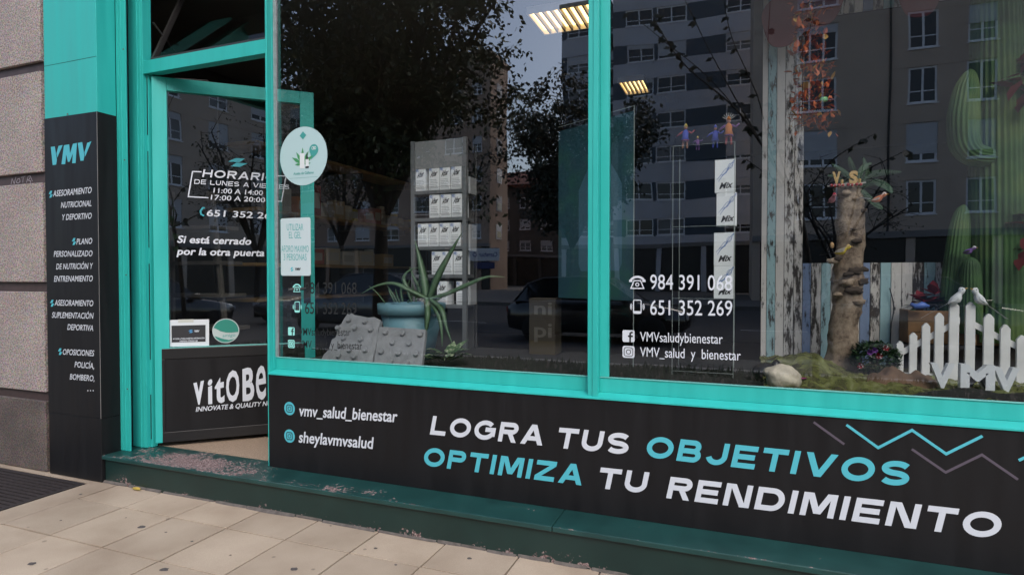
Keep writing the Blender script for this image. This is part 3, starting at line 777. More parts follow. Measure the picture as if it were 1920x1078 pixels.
# --- contact print on the window panes
wp = vplane(GY-.0005)
def contact(win, du, text_mat, icon_mat, uA, uB, rows_):
    mt = Ink()
    for kind, t, (iu, iv), isz, a, b, cap in rows_:
        mi, mk = MB(), MB()
        s = scale_at(iu, GY); x, y = wp.px(iu, iv); q = isz*s
        put_text(mt, wp, t, a, b, cap*scale_at(a[0], GY), bold=.004, lift=.0004)
        if kind == 'camera': camera_icon(mk, mi, wp, x, y, q)
        elif kind == 'f':
            poly_on(mi, wp, rrect(x, y, q, q, q*.14))
            strip_on(mk, wp, [(x+q*.36, y+q*.30), (x+q*.24, y+q*.31), (x+q*.14, y+q*.22), (x+q*.14, y-q*.5)], q*.15, lift=.0012)
            strip_on(mk, wp, [(x-q*.04, y+q*.0), (x+q*.36, y+q*.0)], q*.14, lift=.0015)
        elif kind == 'mobile':
            strip_on(mi, wp, rrect(x, y, q*.52, q*.92, q*.09), q*.07, True)
            poly_on(mi, wp, [(x-q*.26,y-q*.30),(x+q*.26,y-q*.30),(x+q*.26,y-q*.44),(x-q*.26,y-q*.44)], .0011)
            for sg in (-1, 1):
                for rr_ in (.14, .25): strip_on(mi, wp, [(x+sg*(q*.30+q*rr_*math.cos(a_)*.7), y+q*rr_*math.sin(a_)*1.1) for a_ in (-.9,-.45,0,.45,.9)], q*.05)
        elif kind == 'phone':
            strip_on(mi, wp, _arc(x, y+q*.02, q*.44, q*.36, 20, 160, 10), q*.14)
            for sg in (-1, 1): poly_on(mi, wp, [(x+sg*q*.30,y+q*.06),(x+sg*q*.52,y+q*.06),(x+sg*q*.50,y+q*.20),(x+sg*q*.34,y+q*.22)], .0011)
            strip_on(mi, wp, [(x-q*.20,y+q*.14),(x+q*.20,y+q*.14),(x+q*.40,y-q*.34),(x-q*.40,y-q*.34)], q*.07, True, .0014)
            strip_on(mi, wp, disc_pts(x, y-q*.10, q*.10, 12), q*.06, True, .0016)
        tag(mi.build('icon', icon_mat, win), kind='stuff')
        if mk.v: tag(mk.build('icon_line', VIN_K, win), kind='stuff')
    mt.build('lettering', text_mat, win)
contact(win2, 0, VIN_W, VIN_W, 0, 0, [
    ('phone', '984 391 068', (1195,530.5), 30, (1219,542.0), (1373,545), 27),
    ('mobile', '651 352 269', (1195,575), 27, (1219,590.0), (1373,592), 27),
    ('f', 'VMVsaludybienestar', (1178.5,630), 22.5, (1200,639.5), (1355,644.5), 17.5),
    ('camera', 'VMV_salud  y  bienestar', (1178.5,659.5), 22.5, (1200,668), (1389,675.5), 17.5)])
contact(win1, 0, VIN_K, VIN_M, 0, 0, [
    ('phone', '984 391 068', (557,540.5), 19, (572,550.5), (669,551.5), 21),
    ('mobile', '651 352 269', (557.5,575.5), 21, (572,588), (669,589.5), 21),
    ('f', 'VMVsaludybienestar', (546.5,621), 15.5, (561,628.5), (657.5,629.5), 13.5),
    ('camera', 'VMV_salud_y_bienestar', (546.5,644.5), 15.5, (561,651.5), (679,655), 13.5)])

# --- the open door
DA = R(42); DH = Vector((-3.430, .038, 0)); DD = Vector((math.cos(DA), math.sin(DA), 0)); DN = Vector((math.sin(DA), -math.cos(DA), 0))
DZ0, DZ1 = .195, 2.482; DW = .955; UP = Vector((0, 0, 1))
dp = Plane(DH, DD, UP, DN)
door = thing('door', None, None); door.parent = sf; door.location = DH-ORG[sf]; ORG[door] = DH.copy()
def dbox(mb, s0, s1, z0, z1, d0=-.022, d1=.022): return mb.obox(DH+DD*s0+UP*z0+DN*d0, DD*(s1-s0), UP*(z1-z0), DN*(d1-d0))
gz0 = dp.px(400, 648)[1]; gs0, gs1 = .082, DW-.088; gz1 = dp.px(340, 174.5)[1]
dbox(MB(), 0, gs0, DZ0, DZ1).build('stile', TEAL, door, bevel=.002)
dbox(MB(), gs1, DW, DZ0, DZ1).build('stile', TEAL, door, bevel=.002)
dbox(MB(), gs0+.0005, gs1-.0005, gz1, DZ1).build('top_rail', TEAL, door, bevel=.002)
dbox(MB(), gs0+.0005, gs1-.0005, DZ0, gz0-.004).build('lower_rail', BLACKF, door)
dbox(MB(), gs0+.0005, gs1-.0005, gz0-.004, gz0, -.018, .024).build('glazing_bead', mat('bead_teal', (.16,.5,.47)), door)
# black lower facing with a sunken field
f = MB(); z_t, z_b = gz0-.006, DZ0+.002; s0, s1 = .040, gs1+.02
fz1, fz0, fs0, fs1 = dp.px(340, 671)[1], dp.px(340, 806)[1], dp.px(311, 740)[0], gs1-.02
for a in ((s0, s1, fz1, z_t), (s0, s1, z_b, fz0), (s0, fs0, fz0+.0003, fz1-.0003), (fs1, s1, fz0+.0003, fz1-.0003)): dbox(f, a[0], a[1], a[2], a[3], .0225, .030)
f.build('lower_facing', BLACKF, door, bevel=.002)
lowp = dbox(MB(), fs0, fs1, fz0, fz1, .0223, .0245).build('panel', BLACK, door)
a, b = DH+DD*gs0, DH+DD*gs1
MB().add([a+UP*gz0, b+UP*gz0, b+UP*gz1, a+UP*gz1], [(0,1,2,3)]).build('pane', GLASS, door)
dpg = Plane(DH+DN*.0245, DD, UP, DN); dpp = Plane(DH+DN*.001, DD, UP, DN)
mb = Ink()
pq = lambda u, v: dpg.px(u, v)
def dtext(t, a, b, px_h, **k): 
    put_text(mb, dpg, t, a, b, abs(dpg.px(a[0], a[1]-px_h)[1]-dpg.px(*a)[1]), **k)
for ch, a, b, hpx in (('v',(363,759),(383,757.5),40), ('i',(390,757.5),(398.5,757),44), ('t',(403,756),(421,755),46), ('O',(424,754.5),(449,752.5),57), ('B',(455,752),(477,750.5),60), ('e',(480,750),(499,748.5),60), ('s',(503,748),(524,746.5),62), ('t',(527,746),(545,745),62)):
    if ch in 'ves': hpx = hpx*1.02
    vs, fs = text2d(ch, .012 if ch in 'es' else .03); ymax = max(y for x, y in vs); ymin = min(y for x, y in vs)
    A = Vector(dpg.px(*a)); B = Vector(dpg.px(*b)); H = abs(dpg.px(a[0], a[1]-hpx)[1]-dpg.px(*a)[1])
    out = []
    for x, y in vs: 
        w = A+(B-A)*x; out.append(dpg.pt(w.x, w.y+H*(y-ymin)/(ymax-ymin)*(1+.10*x), .0008))
    mb.new().add(out, fs)
dtext('INNOVATE & QUALITY NUTRITION', (367,771.5), (553,755.5), 8.5, shear=.2, bold=.02)
mb.build('lettering', VIN_W, lowp)
mb = Ink()
def ptext(txt, a, b, px_h, **k):
    put_text(mb, dpp, txt, a, b, abs(dpp.px(a[0], a[1]-px_h)[1]-dpp.px(*a)[1]), **k)
ptext('HORARIO', (379,332), (519,340.5), 14.5, shear=.18, wide=True, t=.2)
ptext('DE LUNES A VIERNES', (364,345), (543,355.5), 8.8, shear=.1, wide=True, t=.17)
ptext('11:00 A 14:00', (400,361.5), (493.5,366.5), 9, bold=.01, shear=.12)
ptext('17:00 A 20:00', (395,374.5), (498,379.8), 9, bold=.01, shear=.12)
ptext('651 352 269', (387,405), (521,411), 11.5, bold=.015, shear=.12)
ptext('Si está cerrado', (332,455), (473,459), 13, bold=.025, shear=.2)
ptext('por la otra puerta', (332,477.5), (498,480.5), 13, bold=.025, shear=.2)
for pts in ([(378,322.5),(361,322),(353,369),(391,371)], ):
    strip_on(mb, dpp, [dpp.px(*p) for p in pts], .007)
for pts in ([(520,330),(536,330.5),(528,378),(504,377)], ): strip_on(mb, dpp, [dpp.px(*p) for p in pts], .007)
mb.build('lettering', VIN_W, door)
mb = MB(); x, y = dpp.px(446, 305); bolt_icon(mb, dpp, x, y, .118, .056); mb.build('emblem', mat('petrol_vinyl', (.03,.30,.36), .5), door); mb = MB()
strip_on(mb, dpp, [dpp.px(*p) for p in ((383,405),(377,402),(376,396),(380,390),(384,390))], .010)
mb.build('handset_icon', mat('petrol_vinyl', (.03,.30,.36), .5), door)
hd_ = MB(); hs = DW-.05
hd_.tube([DH+DD*hs+DN*.022+UP*1.16, DH+DD*hs+DN*.075+UP*1.16, DH+DD*(hs-.12)+DN*.078+UP*1.15], .010, 8)
hd_.obox(DH+DD*(hs-.022)+DN*.022+UP*1.06, DD*.044, UP*.2, DN*.008); hd_.build('handle', BLACKF, door)
MB().tube([DH+DD*.12-DN*.05+UP*2.50, DH+DD*.30-DN*.09+UP*2.52, DH+DD*.36-DN*.03+UP*2.40, DH+DD*.365-DN*.026+UP*2.1], .005, 8).build('door_closer', mat('closer_dark', (.05,.05,.05), .6), door)

# ================================================================== INSIDE THE SHOP
FLZ, CEZ, PLZ = 0.170, 3.15, 0.745
FLOORM = mat('speckled_floor', (.30,.225,.165), .6, var=.3, vscale=120)
o = MB().box(-4.7, 3.2, .0755, 7.58, .02, FLZ-.002).build('shop_floor', FLOORM, loc=(0,0,0)); tag(o, kind='structure')
o = MB().box(-4.7, 3.2, .0765, 7.58, CEZ, CEZ+.2).build('ceiling', mat('ceiling_paint', (.10,.10,.10), .9), loc=(0,0,0)); tag(o, kind='structure')
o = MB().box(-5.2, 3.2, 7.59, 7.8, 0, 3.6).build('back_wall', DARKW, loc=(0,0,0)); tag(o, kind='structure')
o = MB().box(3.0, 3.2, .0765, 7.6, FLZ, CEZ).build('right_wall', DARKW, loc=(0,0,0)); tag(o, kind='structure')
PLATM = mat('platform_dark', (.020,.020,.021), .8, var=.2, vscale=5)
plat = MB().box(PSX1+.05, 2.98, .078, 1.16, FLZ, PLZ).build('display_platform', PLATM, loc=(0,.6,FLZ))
tag(plat, 'dark low platform inside the shop windows carrying the display', 'platform')

# --- two lit louvre lamps
LAMPW = emit('warm_tube', (1.0, .64, .24), 2.2)
def louvre(u0, v0, u1, v1, wx, label, n):
    a = atz(u0, v0, CEZ-.03); b = atz(u1, v1, CEZ-.03)
    x0, y0, y1 = a.x, b.y, a.y
    if y1 < y0: y0, y1 = y1, y0
    L = thing('ceiling_lamp', label, 'lamp', (x0+wx/2, (y0+y1)/2, CEZ), 'lit louvre lamps on the shop ceiling')
    mb = MB(); h = .05
    mb.box(x0, x0+.012, y0, y1, CEZ-h, CEZ-.001).box(x0+wx-.012, x0+wx, y0, y1, CEZ-h, CEZ-.001).box(x0+.012, x0+wx-.012, y0, y0+.012, CEZ-h, CEZ-.001).box(x0+.012, x0+wx-.012, y1-.012, y1, CEZ-h, CEZ-.001)
    mb.build('housing', WHITE, L)
    MB().box(x0+.013, x0+wx-.013, y0+.013, y1-.013, CEZ-.012, CEZ-.004).build('diffuser', LAMPW, L)
    blade = None
    for k in range(1, n):
        x = x0+wx*k/n
        if blade is None: blade = MB().box(x-.006, x+.006, y0+.013, y1-.013, CEZ-.05, CEZ-.014).build('blade', mat('blade_grey', (.10,.085,.06), .5), L, loc=(x, (y0+y1)/2, CEZ))
        else: inst(blade, 'blade', L, (x, (y0+y1)/2, CEZ))
louvre(987, 22, 1022, 62, .52, 'larger lit louvre lamp on the ceiling left of the window mullion', 9)
louvre(1158, 152, 1167, 176, .25, 'smaller lit louvre lamp on the ceiling right of the window mullion', 6)

# --- wall shelving with supplements along the left wall
SX = -4.22
def on_wall(u, v, X=SX):
    r = ray(u, v); return EYEP + r*((X)/r.x)
WOODT = mat('shelf_wood', (.45,.30,.14), .6, var=.15, vscale=10)
p1, p2 = on_wall(600, 296), on_wall(532, 395)
Y0s, Y1s = on_wall(524, 400).y, on_wall(790, 400).y+.1
shelf_z = [p2.z-.0, p2.z-.52, p2.z-.86]
for z, lb in ((p1.z, 'topmost empty wooden wall shelf behind the open door'), (shelf_z[0], 'wooden wall shelf carrying a long row of supplement tubs and boxes'), (shelf_z[1], 'wooden wall shelf holding pale boxes below the row of tubs'), (shelf_z[2], 'lowest wooden wall shelf behind the potted aloe')):
    t = thing('wall_shelf', lb, 'shelf', (SX-.15, (Y0s+Y1s)/2, z), 'wooden shelves on the left shop wall')
    MB().box(SX-.38, SX, Y0s-.3, Y1s, z-.03, z).build('board', WOODT, t, bevel=.002)
    for k in range(3):
        y = Y0s+(Y1s-Y0s)*(k+.5)/3
        MB().box(SX-.379, SX-.04, y-.012, y+.012, z-.10, z-.0305).build('bracket', GREYM, t)
rp = random.Random(21)
cols = [('tan',(.55,.42,.26)), ('orange',(.62,.22,.08)), ('dark red',(.36,.05,.04)), ('cream',(.66,.58,.44)), ('yellow',(.66,.52,.12)), ('pink',(.58,.24,.20)), ('white',(.75,.72,.66))]
usedl = {}
def product(x, y, z, kind, c, w, h, where):
    nm, rgb = c
    m = mat('pack_'+nm.replace(' ', '_'), rgb, .5); m2 = mat('pack_label', (.60,.57,.52), .6); mlid = mat('pack_lid', (.05,.05,.05), .4)
    key = (nm, kind, where); usedl[key] = usedl.get(key, 0)+1
    if kind == 'tub':
        t = thing('supplement_tub', None, 'tub', (x, y, z))
        MB().lathe([(w*.46,0),(w*.5,.01),(w*.5,h*.78),(w*.40,h*.84)], (x, y, z+.0005), 18).build('body', m, t, True)
        MB().lathe([(w*.44,h*.84),(w*.44,h),(w*.40,h+.004)], (x, y, z), 18).build('lid', mlid if nm != 'white' else m2, t, True)
        MB().lathe([(w*.505,h*.2),(w*.505,h*.65)], (x, y, z), 18).build('label', m2, t, True)
    else:
        t = thing('supplement_box', None, 'box', (x, y, z))
        MB().box(x-w*.4, x+w*.5, y-w*.5, y+w*.5, z+.0005, z+h).build('carton', m, t, bevel=.002)
        MB().box(x+w*.5, x+w*.5+.001, y-w*.38, y+w*.38, z+h*.25, z+h*.75).build('label', m2, t)
    return t, nm
prods = []
y = Y0s-.05; k = 0
seq = [('box',0,.16,.20),('box',6,.11,.24),('box',1,.20,.17),('box',2,.17,.33),('tub',3,.14,.19),('box',0,.20,.20),('box',3,.15,.17),('tub',4,.13,.18),('box',5,.22,.16),('box',5,.16,.20),('tub',6,.13,.24),('tub',3,.11,.17),('tub',4,.13,.22),('tub',3,.12,.16),('tub',0,.12,.15),('tub',4,.12,.17)]
for kind, ci, w, h in seq:
    y += w/2; t, nm = product(SX-.12, y, shelf_z[0], kind, cols[ci], w*.95, h, 'upper'); y += w/2+.028; prods.append((t, nm, kind, h))
ordn = ['first','second','third','fourth','fifth','sixth','seventh','eighth','ninth','tenth','eleventh','twelfth','thirteenth','fourteenth','fifteenth','sixteenth']
for i, (t, nm, kind, h) in enumerate(prods):
    tag(t, '%s %s supplement %s, %s from the left in the row of tubs and boxes' % ('tall' if h > .2 else 'small', nm, kind, ordn[i]), group='supplements on the wall shelf')
y = Y0s+.35; low = []
for kind, ci, w, h in [('box',5,.30,.16),('box',3,.26,.18),('box',6,.24,.15),('box',3,.3,.17),('tub',6,.14,.2),('box',0,.26,.15)]:
    y += w/2; t, nm = product(SX-.12, y, shelf_z[1], kind, cols[ci], w*.95, h, 'lower'); y += w/2+.04; low.append((t, nm, kind))
for i, (t, nm, kind) in enumerate(low): tag(t, '%s %s on the shelf below the tubs, %s from the left' % (nm, kind, ordn[i]), group='boxes on the lower wall shelf')

# --- step shelf and ivy behind the door glass
t = thing('ladder_shelf', 'dim wooden ladder shelf standing behind the glass of the open door', 'shelf', at(370, 700, 1.0)*1.0)
LSM = mat('ladder_wood', (.17,.155,.14), .7, var=.2)
ly = 1.0
for u0, u1 in ((317, 319), (392, 432)):
    for yy, k in ((ly, 0), (ly+.25, 1)):
        a = at(u0-6*k, 360, yy); b = at(u1-6*k, 720, yy); b.z = FLZ; mb = MB(); d = (b-a)
        mb.obox(a, Vector((.035,0,0)), Vector((0,.025,0)), d); mb.build('leg', LSM, t)
for v in (425, 490, 550, 610):
    a = at(318, v, ly-.02); b = at(400+(v-425)*.12, v, ly-.02)
    MB().box(a.x, b.x, ly-.022, ly+.24, a.z-.03, a.z).build('shelf_board', LSM, t, bevel=.003)
ORGb = at(325, 380, .78)
t = thing('ivy', 'trailing ivy leaves hanging behind the left edge of the door glass', 'plant', ORGb)
IVY = mat('ivy_leaf', (.075,.14,.075), .5, rnd=.3)
ri = random.Random(4)
MB().tube([at(322,372,.78), at(326,400,.78), at(322,430,.78), at(325,470,.78)], .003, 6).build('stem', IVY, t)
def leaf_mesh(L, W):
    pts = [(0,0),(.28,.12),(.42,.02),(.40,.34),(.5,.5),(.25,.6),(0,1),(-.25,.6),(-.5,.5),(-.40,.34),(-.42,.02),(-.28,.12)]
    vs = [(x*W, -.15*abs(x)*W, y*L) for x, y in pts]+[(0,0,.3*L)]
    return vs, [[i, (i+1) % 12, 12] for i in range(12)]
for k, (u, v) in enumerate(((326,390),(333,403),(321,404),(330,420),(318,428),(331,438),(322,450),(316,412),(328,462))):
    vs, fs = leaf_mesh(.055, .06); M = Matrix.Translation(at(u, v, .76)) @ Euler((ri.uniform(2.2,3.2), ri.uniform(-.5,.5), ri.uniform(-.8,.8))).to_matrix().to_4x4()
    MB().add([M @ Vector(p) for p in vs], fs).build('leaf', IVY, t)

# --- tactile slabs
CONC = mat('grey_concrete', (.245,.255,.275), .9, var=.14, vscale=25, bump=.6, bscale=90)
def slab(label, outline, o_px, tilt, Y, thick, studs, r):
    P0 = at(o_px[0], o_px[1], Y); u_ = Vector((0, math.sin(tilt), math.cos(tilt))); r_ = Vector((1, 0, 0)); n_ = r_.cross(u_)
    pl = Plane(P0, r_, u_, n_); poly = [pl.px(*p) for p in outline]
    t = thing('tactile_slab', label, 'slab', P0, 'studded paving slabs in the left window')
    MB().prism(poly, P0, r_, u_, -n_*thick).build('slab', CONC, t, bevel=.003)
    st = None
    for q in studs:
        x, y = pl.px(*q); c = pl.pt(x, y, 0)
        if st is None:
            mb = MB(); a = [pl.r*math.cos(g)+pl.u*math.sin(g) for g in [2*math.pi*i/14 for i in range(14)]]
            vs = [c+w*r for w in a]+[c+w*r*.90+n_*.014 for w in a]+[c+w*r*.72+n_*.018 for w in a]
            mb.add(vs, [[i,(i+1) % 14,14+(i+1) % 14,14+i] for i in range(14)]+[[14+i,14+(i+1) % 14,28+(i+1) % 14,28+i] for i in range(14)]+[[28+i for i in range(14)]])
            st = mb.build('stud', CONC, t, loc=c)
        else: inst(st, 'stud', t, c)
slab('broken grey concrete slab with round studs, left one leaning in the window', [(597,684),(607,664),(616,655),(622,636),(629,632),(633,612),(640,606),(645,597),(651,588),(658,586),(664,590),(676,592),(690,595),(702,594),(714,600),(709,618),(708,632),(703,655),(696,684)], (650,684), R(33), .13, .030,
     [(655,601),(685,604),(634,616),(666,616),(696,619),(645,635),(677,637),(640,648),(686,657),(656,657),(636,668),(665,670)], .0165)
slab('square grey concrete slab with round studs beside the pot', [(699,690),(711,612),(798,617.5),(790,692)], (745,684), R(30), .15, .028,
     [(724,624),(756,626),(789,628),(737,643),(768,645),(716,660),(748,663),(781,664),(733,679),(764,681)], .0165)

# --- pot and aloe
PY = .50; PC = at(772, 571, PY); prr = 63.5*scale_at(772, PY)
PTZ = at(772, 572, PY-prr).z; rimh = 21*scale_at(772, PY-prr)
POTM = mat('blue_grey_pot', (.125,.265,.325), .5, var=.05)
pot = thing('flower_pot', 'blue grey plastic flower pot with broad rim in the left window', 'flower pot', (PC.x, PY, PLZ))
MB().lathe([(prr*.62,PLZ+.001),(prr*.90,PTZ-rimh-.001),(prr*.86,PTZ-rimh-.001),(prr*.86,PTZ-.03)], (PC.x, PY, 0), 40).build('body', POTM, pot, True)
MB().lathe([(prr*.93,PTZ-rimh),(prr*.985,PTZ-rimh),(prr,PTZ-.002),(prr*.985,PTZ),(prr*.93,PTZ-.001),(prr*.91,PTZ-.02)], (PC.x, PY, 0), 40).build('rim', POTM, pot, True)
MB().lathe([(.0001,PTZ-.028),(prr*.90,PTZ-.030)], (PC.x, PY, 0), 30).build('soil', mat('potting_soil', (.03,.022,.016), .95, bump=1, bscale=60), pot)
ALOE = mat('aloe_green', (.085,.155,.085), .45, var=.2, vscale=14)
aloe = thing('aloe_plant', 'spiky aloe with long arching green leaves growing in the blue pot', 'plant', (PC.x, PY, PTZ))
def smooth_path(pts, n):
    pts = [Vector(p) for p in pts]; out = []
    for i in range(n+1):
        f = i/n*(len(pts)-1); k = min(int(f), len(pts)-2); q = f-k
        p0, p1, p2, p3 = pts[max(k-1,0)], pts[k], pts[k+1], pts[min(k+2,len(pts)-1)]
        out.append(.5*((2*p1)+(p2-p0)*q+(2*p0-5*p1+4*p2-p3)*q*q+(3*p1-p0-3*p2+p3)*q**3))
    return out
def succulent(mb, pts, w, n=14, th=.35):
    P = smooth_path(pts, n); k0 = len(mb.v)
    for i, p in enumerate(P):
        t = (P[min(i+1, n)]-P[max(i-1, 0)]).normalized()
        view = Vector((p.x, p.y+STAND, p.z-EYE)).normalized()*.6+Vector((0,0,-1))*.5
        s = t.cross(view).normalized(); q = s.cross(t)
        f = i/n; ww = w*(.72+.55*f*(1-f)*2)*(1-f**2.2)+.0012
        mb.v += [p-s*ww, p+q*ww*th*.3, p+s*ww, p-q*ww*th*1.3]
    for i in range(n):
        for j in range(4): mb.f.append([k0+i*4+j, k0+i*4+(j+1) % 4, k0+(i+1)*4+(j+1) % 4, k0+(i+1)*4+j]); mb.mi.append(0)
def A_(u, v, d=0.0): return at(u, v, PY+d)
for pts, w in [
    ([A_(803,566,-.08),A_(818,525,-.10),A_(840,482,-.12),A_(866,437,-.14)], .026),
    ([A_(800,566,-.06),A_(796,530,-.04),A_(788,490,-.02),A_(778,450,0)], .030),
    ([A_(796,560,-.08),A_(772,548,-.10),A_(757,525,-.10),A_(766,508,-.1),A_(790,500,-.1)], .016),
    ([A_(802,560,-.10),A_(770,545,-.14),A_(738,531,-.16),A_(705,536,-.18),A_(676,552,-.2)], .017),
    ([A_(808,560,-.10),A_(840,550,-.13),A_(880,532,-.16),A_(915,519,-.18),A_(947,520,-.2)], .021),
    ([A_(800,560,-.14),A_(802,585,-.22),A_(800,610,-.23),A_(797,630,-.23)], .019),
    ([A_(808,562,-.13),A_(828,580,-.21),A_(836,610,-.23),A_(848,645,-.24)], .018),
    ([A_(806,565,-.13),A_(822,590,-.22),A_(828,620,-.24),A_(829,650,-.24)], .014),
    ([A_(790,562,-.03),A_(786,540,0),A_(776,520,.02),A_(768,500,.04)], .014),
    ([A_(772,566,-.02),A_(765,545,0),A_(768,525,.0)], .010),
    ([A_(745,566,.0),A_(735,548,0),A_(725,535,-.02)], .006), ([A_(722,568,-.05),A_(708,550,-.07),A_(692,536,-.08)], .004),
    ([A_(755,566,.0),A_(752,545,0),A_(757,528,-.02)], .009), ([A_(740,566,.04),A_(732,550,.04),A_(728,538,.04)], .007),
    ([A_(764,567,.0),A_(775,550,0),A_(772,530,-.02)], .009), ([A_(750,567,.0),A_(745,556,0),A_(741,540,-.02)], .008),
    ([A_(780,566,.0),A_(783,545,0),A_(793,487,-.02)], .008), ([A_(815,566,-.05),A_(830,556,-.06),A_(842,548,-.07)], .008)]:
    mb = MB(); succulent(mb, pts, w); mb.build('leaf', ALOE, aloe, True)
# --- small variegated plant at the pot's foot
VAR = mat('variegated_leaf', (.10,.17,.07), .45)
def _var(m):
    n, l, b = nodes_of(m); u = n.new('ShaderNodeTexCoord'); no = n.new('ShaderNodeTexNoise'); no.inputs['Scale'].default_value = 45
    l.new(u.outputs['Object'], no.inputs['Vector']); r = ramp(n, [(.40,(.05,.12,.04)),(.52,(.11,.20,.08)),(.62,(.42,.47,.32))]); l.new(no.outputs['Fac'], r.inputs[0]); l.new(r.outputs[0], b.inputs['Base Color'])
_var(VAR)
vp = thing('variegated_plant', 'small leafy plant with cream edged leaves at the foot of the pot', 'plant', at(838, 690, .32))
c0 = at(838, 672, .30); rv = random.Random(9)
for k in range(34):
    a = rv.uniform(0, 2*math.pi); L = rv.uniform(.08, .15); e = rv.uniform(.0, .7)
    d = Vector((math.cos(a), math.sin(a)*.7, e)).normalized(); c = c0+Vector((math.cos(a)*.02, math.sin(a)*.02, rv.uniform(-.02,.03)))
    s = d.cross(Vector((0,0,1))).normalized(); up = s.cross(d); mb = MB()
    P = [(0,0,0),(.3,.22,.03),(.65,.2,.02),(1,0,-.08),(.65,-.2,.02),(.3,-.22,.03),(.3,0,0),(.65,0,-.02)]
    mb.add([c+d*L*x+s*L*y+up*L*z for x, y, z in P], [(0,1,6),(1,2,7,6),(2,3,7),(3,4,7),(4,5,6,7),(5,0,6)]); mb.build('leaf', VAR, vp, True)
# --- metal rack with cartons
RY = .92
rack = thing('display_rack', 'narrow grey metal rack holding white cartons behind the aloe', 'rack', at(822, 700, RY))
rx0, rx1 = at(770, 400, RY).x, at(874, 400, RY).x; rt = at(822, 261, RY).z
for x in (rx0, rx1-.030):
    MB().box(x, x+.030, RY, RY+.028, PLZ+.0005, rt).build('upright', GREYM, rack, bevel=.002)
    MB().box(x+.010, x+.020, RY+.188, RY+.198, PLZ+.0005, rt-.02).build('upright', mat('rack_back', (.05,.05,.05), .6), rack)
sz = [at(822, v, RY).z for v in (356.5, 408, 462, 515, 571)]
for z in sz:
    MB().box(rx0+.0305, rx1-.0305, RY+.002, RY+.19, z-.022, z).build('rack_shelf', GREYM, rack, bevel=.001)
    MB().tube([(rx0+.031,RY-.004,z+.022),(rx1-.031,RY-.004,z+.022)], .0018, 6).build('wire', SILVER, rack)
MB().box(rx0+.0305, rx1-.0305, RY+.01, RY+.022, sz[0]+.150, rt-.004).build('header', mat('header_grey', (.24,.25,.26), .35), rack)
MB().box(rx0+.0305, rx1-.0305, RY+.192, RY+.2, PLZ+.002, sz[0]).build('back_sheet', mat('rack_back', (.05,.05,.05), .6), rack)
def carton(text, w, d, h, ink):
    t = thing('supplement_carton', None, 'carton', (0, 0, 0)); pl = Plane((0,0,0), (1,0,0), (0,0,1), (0,-1,0))
    MB().box(-w/2, w/2, 0, d, .0006, h).build('carton', CARD, t, bevel=.0012)
    mb = MB()
    if text == 'After':
        put_text(mb, pl, text, (-w*.36,h*.58), (w*.42,h*.66), h*.22, shear=.3, bold=.03, raw=True)
    else: put_text(mb, pl, text, (-w*.28,h*.12), (w*.44,h*.16), h*.17, shear=.35, bold=.035, raw=True)
    mb.build('lettering', INK, t)
    mb = MB(); rb = random.Random(len(text))
    for k in range(5):
        if text == 'After': pts = [(-w*.45+rb.uniform(0,.3)*w, h*rb.uniform(.82,.97)) for _ in range(4)]
        else: pts = [(-w*.35+w*.20*i+rb.uniform(-.08,.08)*w, h*(.40+.13*i)+rb.uniform(-.07,.07)*h) for i in range(5)]
        strip_on(mb, pl, [(p.x, p.z) for p in smooth_path([(a, 0, b) for a, b in pts], 10)], w*.022, lift=.0006+k*.0002)
    mb.build('flourish', INKB, t)
    if text == 'After':
        mb = MB()
        for k in range(6): poly_on(mb, pl, [(-w*.40,h*(.10+.07*k)),(w*(.40-.06*(k % 3)),h*(.10+.07*k)),(w*(.40-.06*(k % 3)),h*(.125+.07*k)),(-w*.40,h*(.125+.07*k))])
        mb.build('small_print', INKG, t)
    return t
cw = 20.4*scale_at(822, RY)*1.06; chh = 43.5*scale_at(822, RY)
cart = carton('After', cw, .10, chh, INK); first = True
rownm = ['top', 'second', 'third', 'fourth', 'lowest']
for r, us in enumerate(([777,802,822.5,844], [803,824,845], [781,801,822,842], [807,827,848.5], [817,853.5])):
    for i, u in enumerate(us):
        t = cart if first else copy_tree(cart); first = False
        x = at(u+10, 400, RY).x; t.location = (x, RY+.012, sz[r]); t.rotation_euler = (0, 0, random.uniform(-.03, .03))
        tag(t, 'white carton with brush lettering, %s from left on %s shelf of the metal rack' % (ordn[i], rownm[r]), 'carton', 'white cartons on the metal rack')
for k, (va, vb, nm) in enumerate(((330, 362, 'top'), (420, 470, 'middle'), (530, 572, 'lowest'))):
    za, zb_ = at(876, va, RY).z, at(876, vb, RY).z
    side = thing('hanging_carton', '%s narrow carton hung on the right side of the metal rack' % nm, 'carton', (rx1+.010, RY+.05, zb_), 'cartons hung on the side of the rack')
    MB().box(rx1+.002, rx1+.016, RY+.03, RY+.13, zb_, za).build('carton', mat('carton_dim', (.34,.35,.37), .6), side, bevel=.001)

# --- stacked letter boxes
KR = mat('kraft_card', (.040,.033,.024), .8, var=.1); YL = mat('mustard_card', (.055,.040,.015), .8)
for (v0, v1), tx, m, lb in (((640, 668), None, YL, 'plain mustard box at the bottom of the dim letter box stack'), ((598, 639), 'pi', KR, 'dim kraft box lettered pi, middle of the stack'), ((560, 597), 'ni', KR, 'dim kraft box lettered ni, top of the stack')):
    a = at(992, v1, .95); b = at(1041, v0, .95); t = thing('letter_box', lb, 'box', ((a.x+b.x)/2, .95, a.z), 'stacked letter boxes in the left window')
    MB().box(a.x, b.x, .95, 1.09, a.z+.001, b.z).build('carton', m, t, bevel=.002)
    if tx:
        mb = MB(); pl = vplane(.95); w = b.x-a.x
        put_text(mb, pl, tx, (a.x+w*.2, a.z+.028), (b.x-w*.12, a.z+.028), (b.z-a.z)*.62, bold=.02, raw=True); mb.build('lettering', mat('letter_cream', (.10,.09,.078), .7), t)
a = at(992, 668, .95)
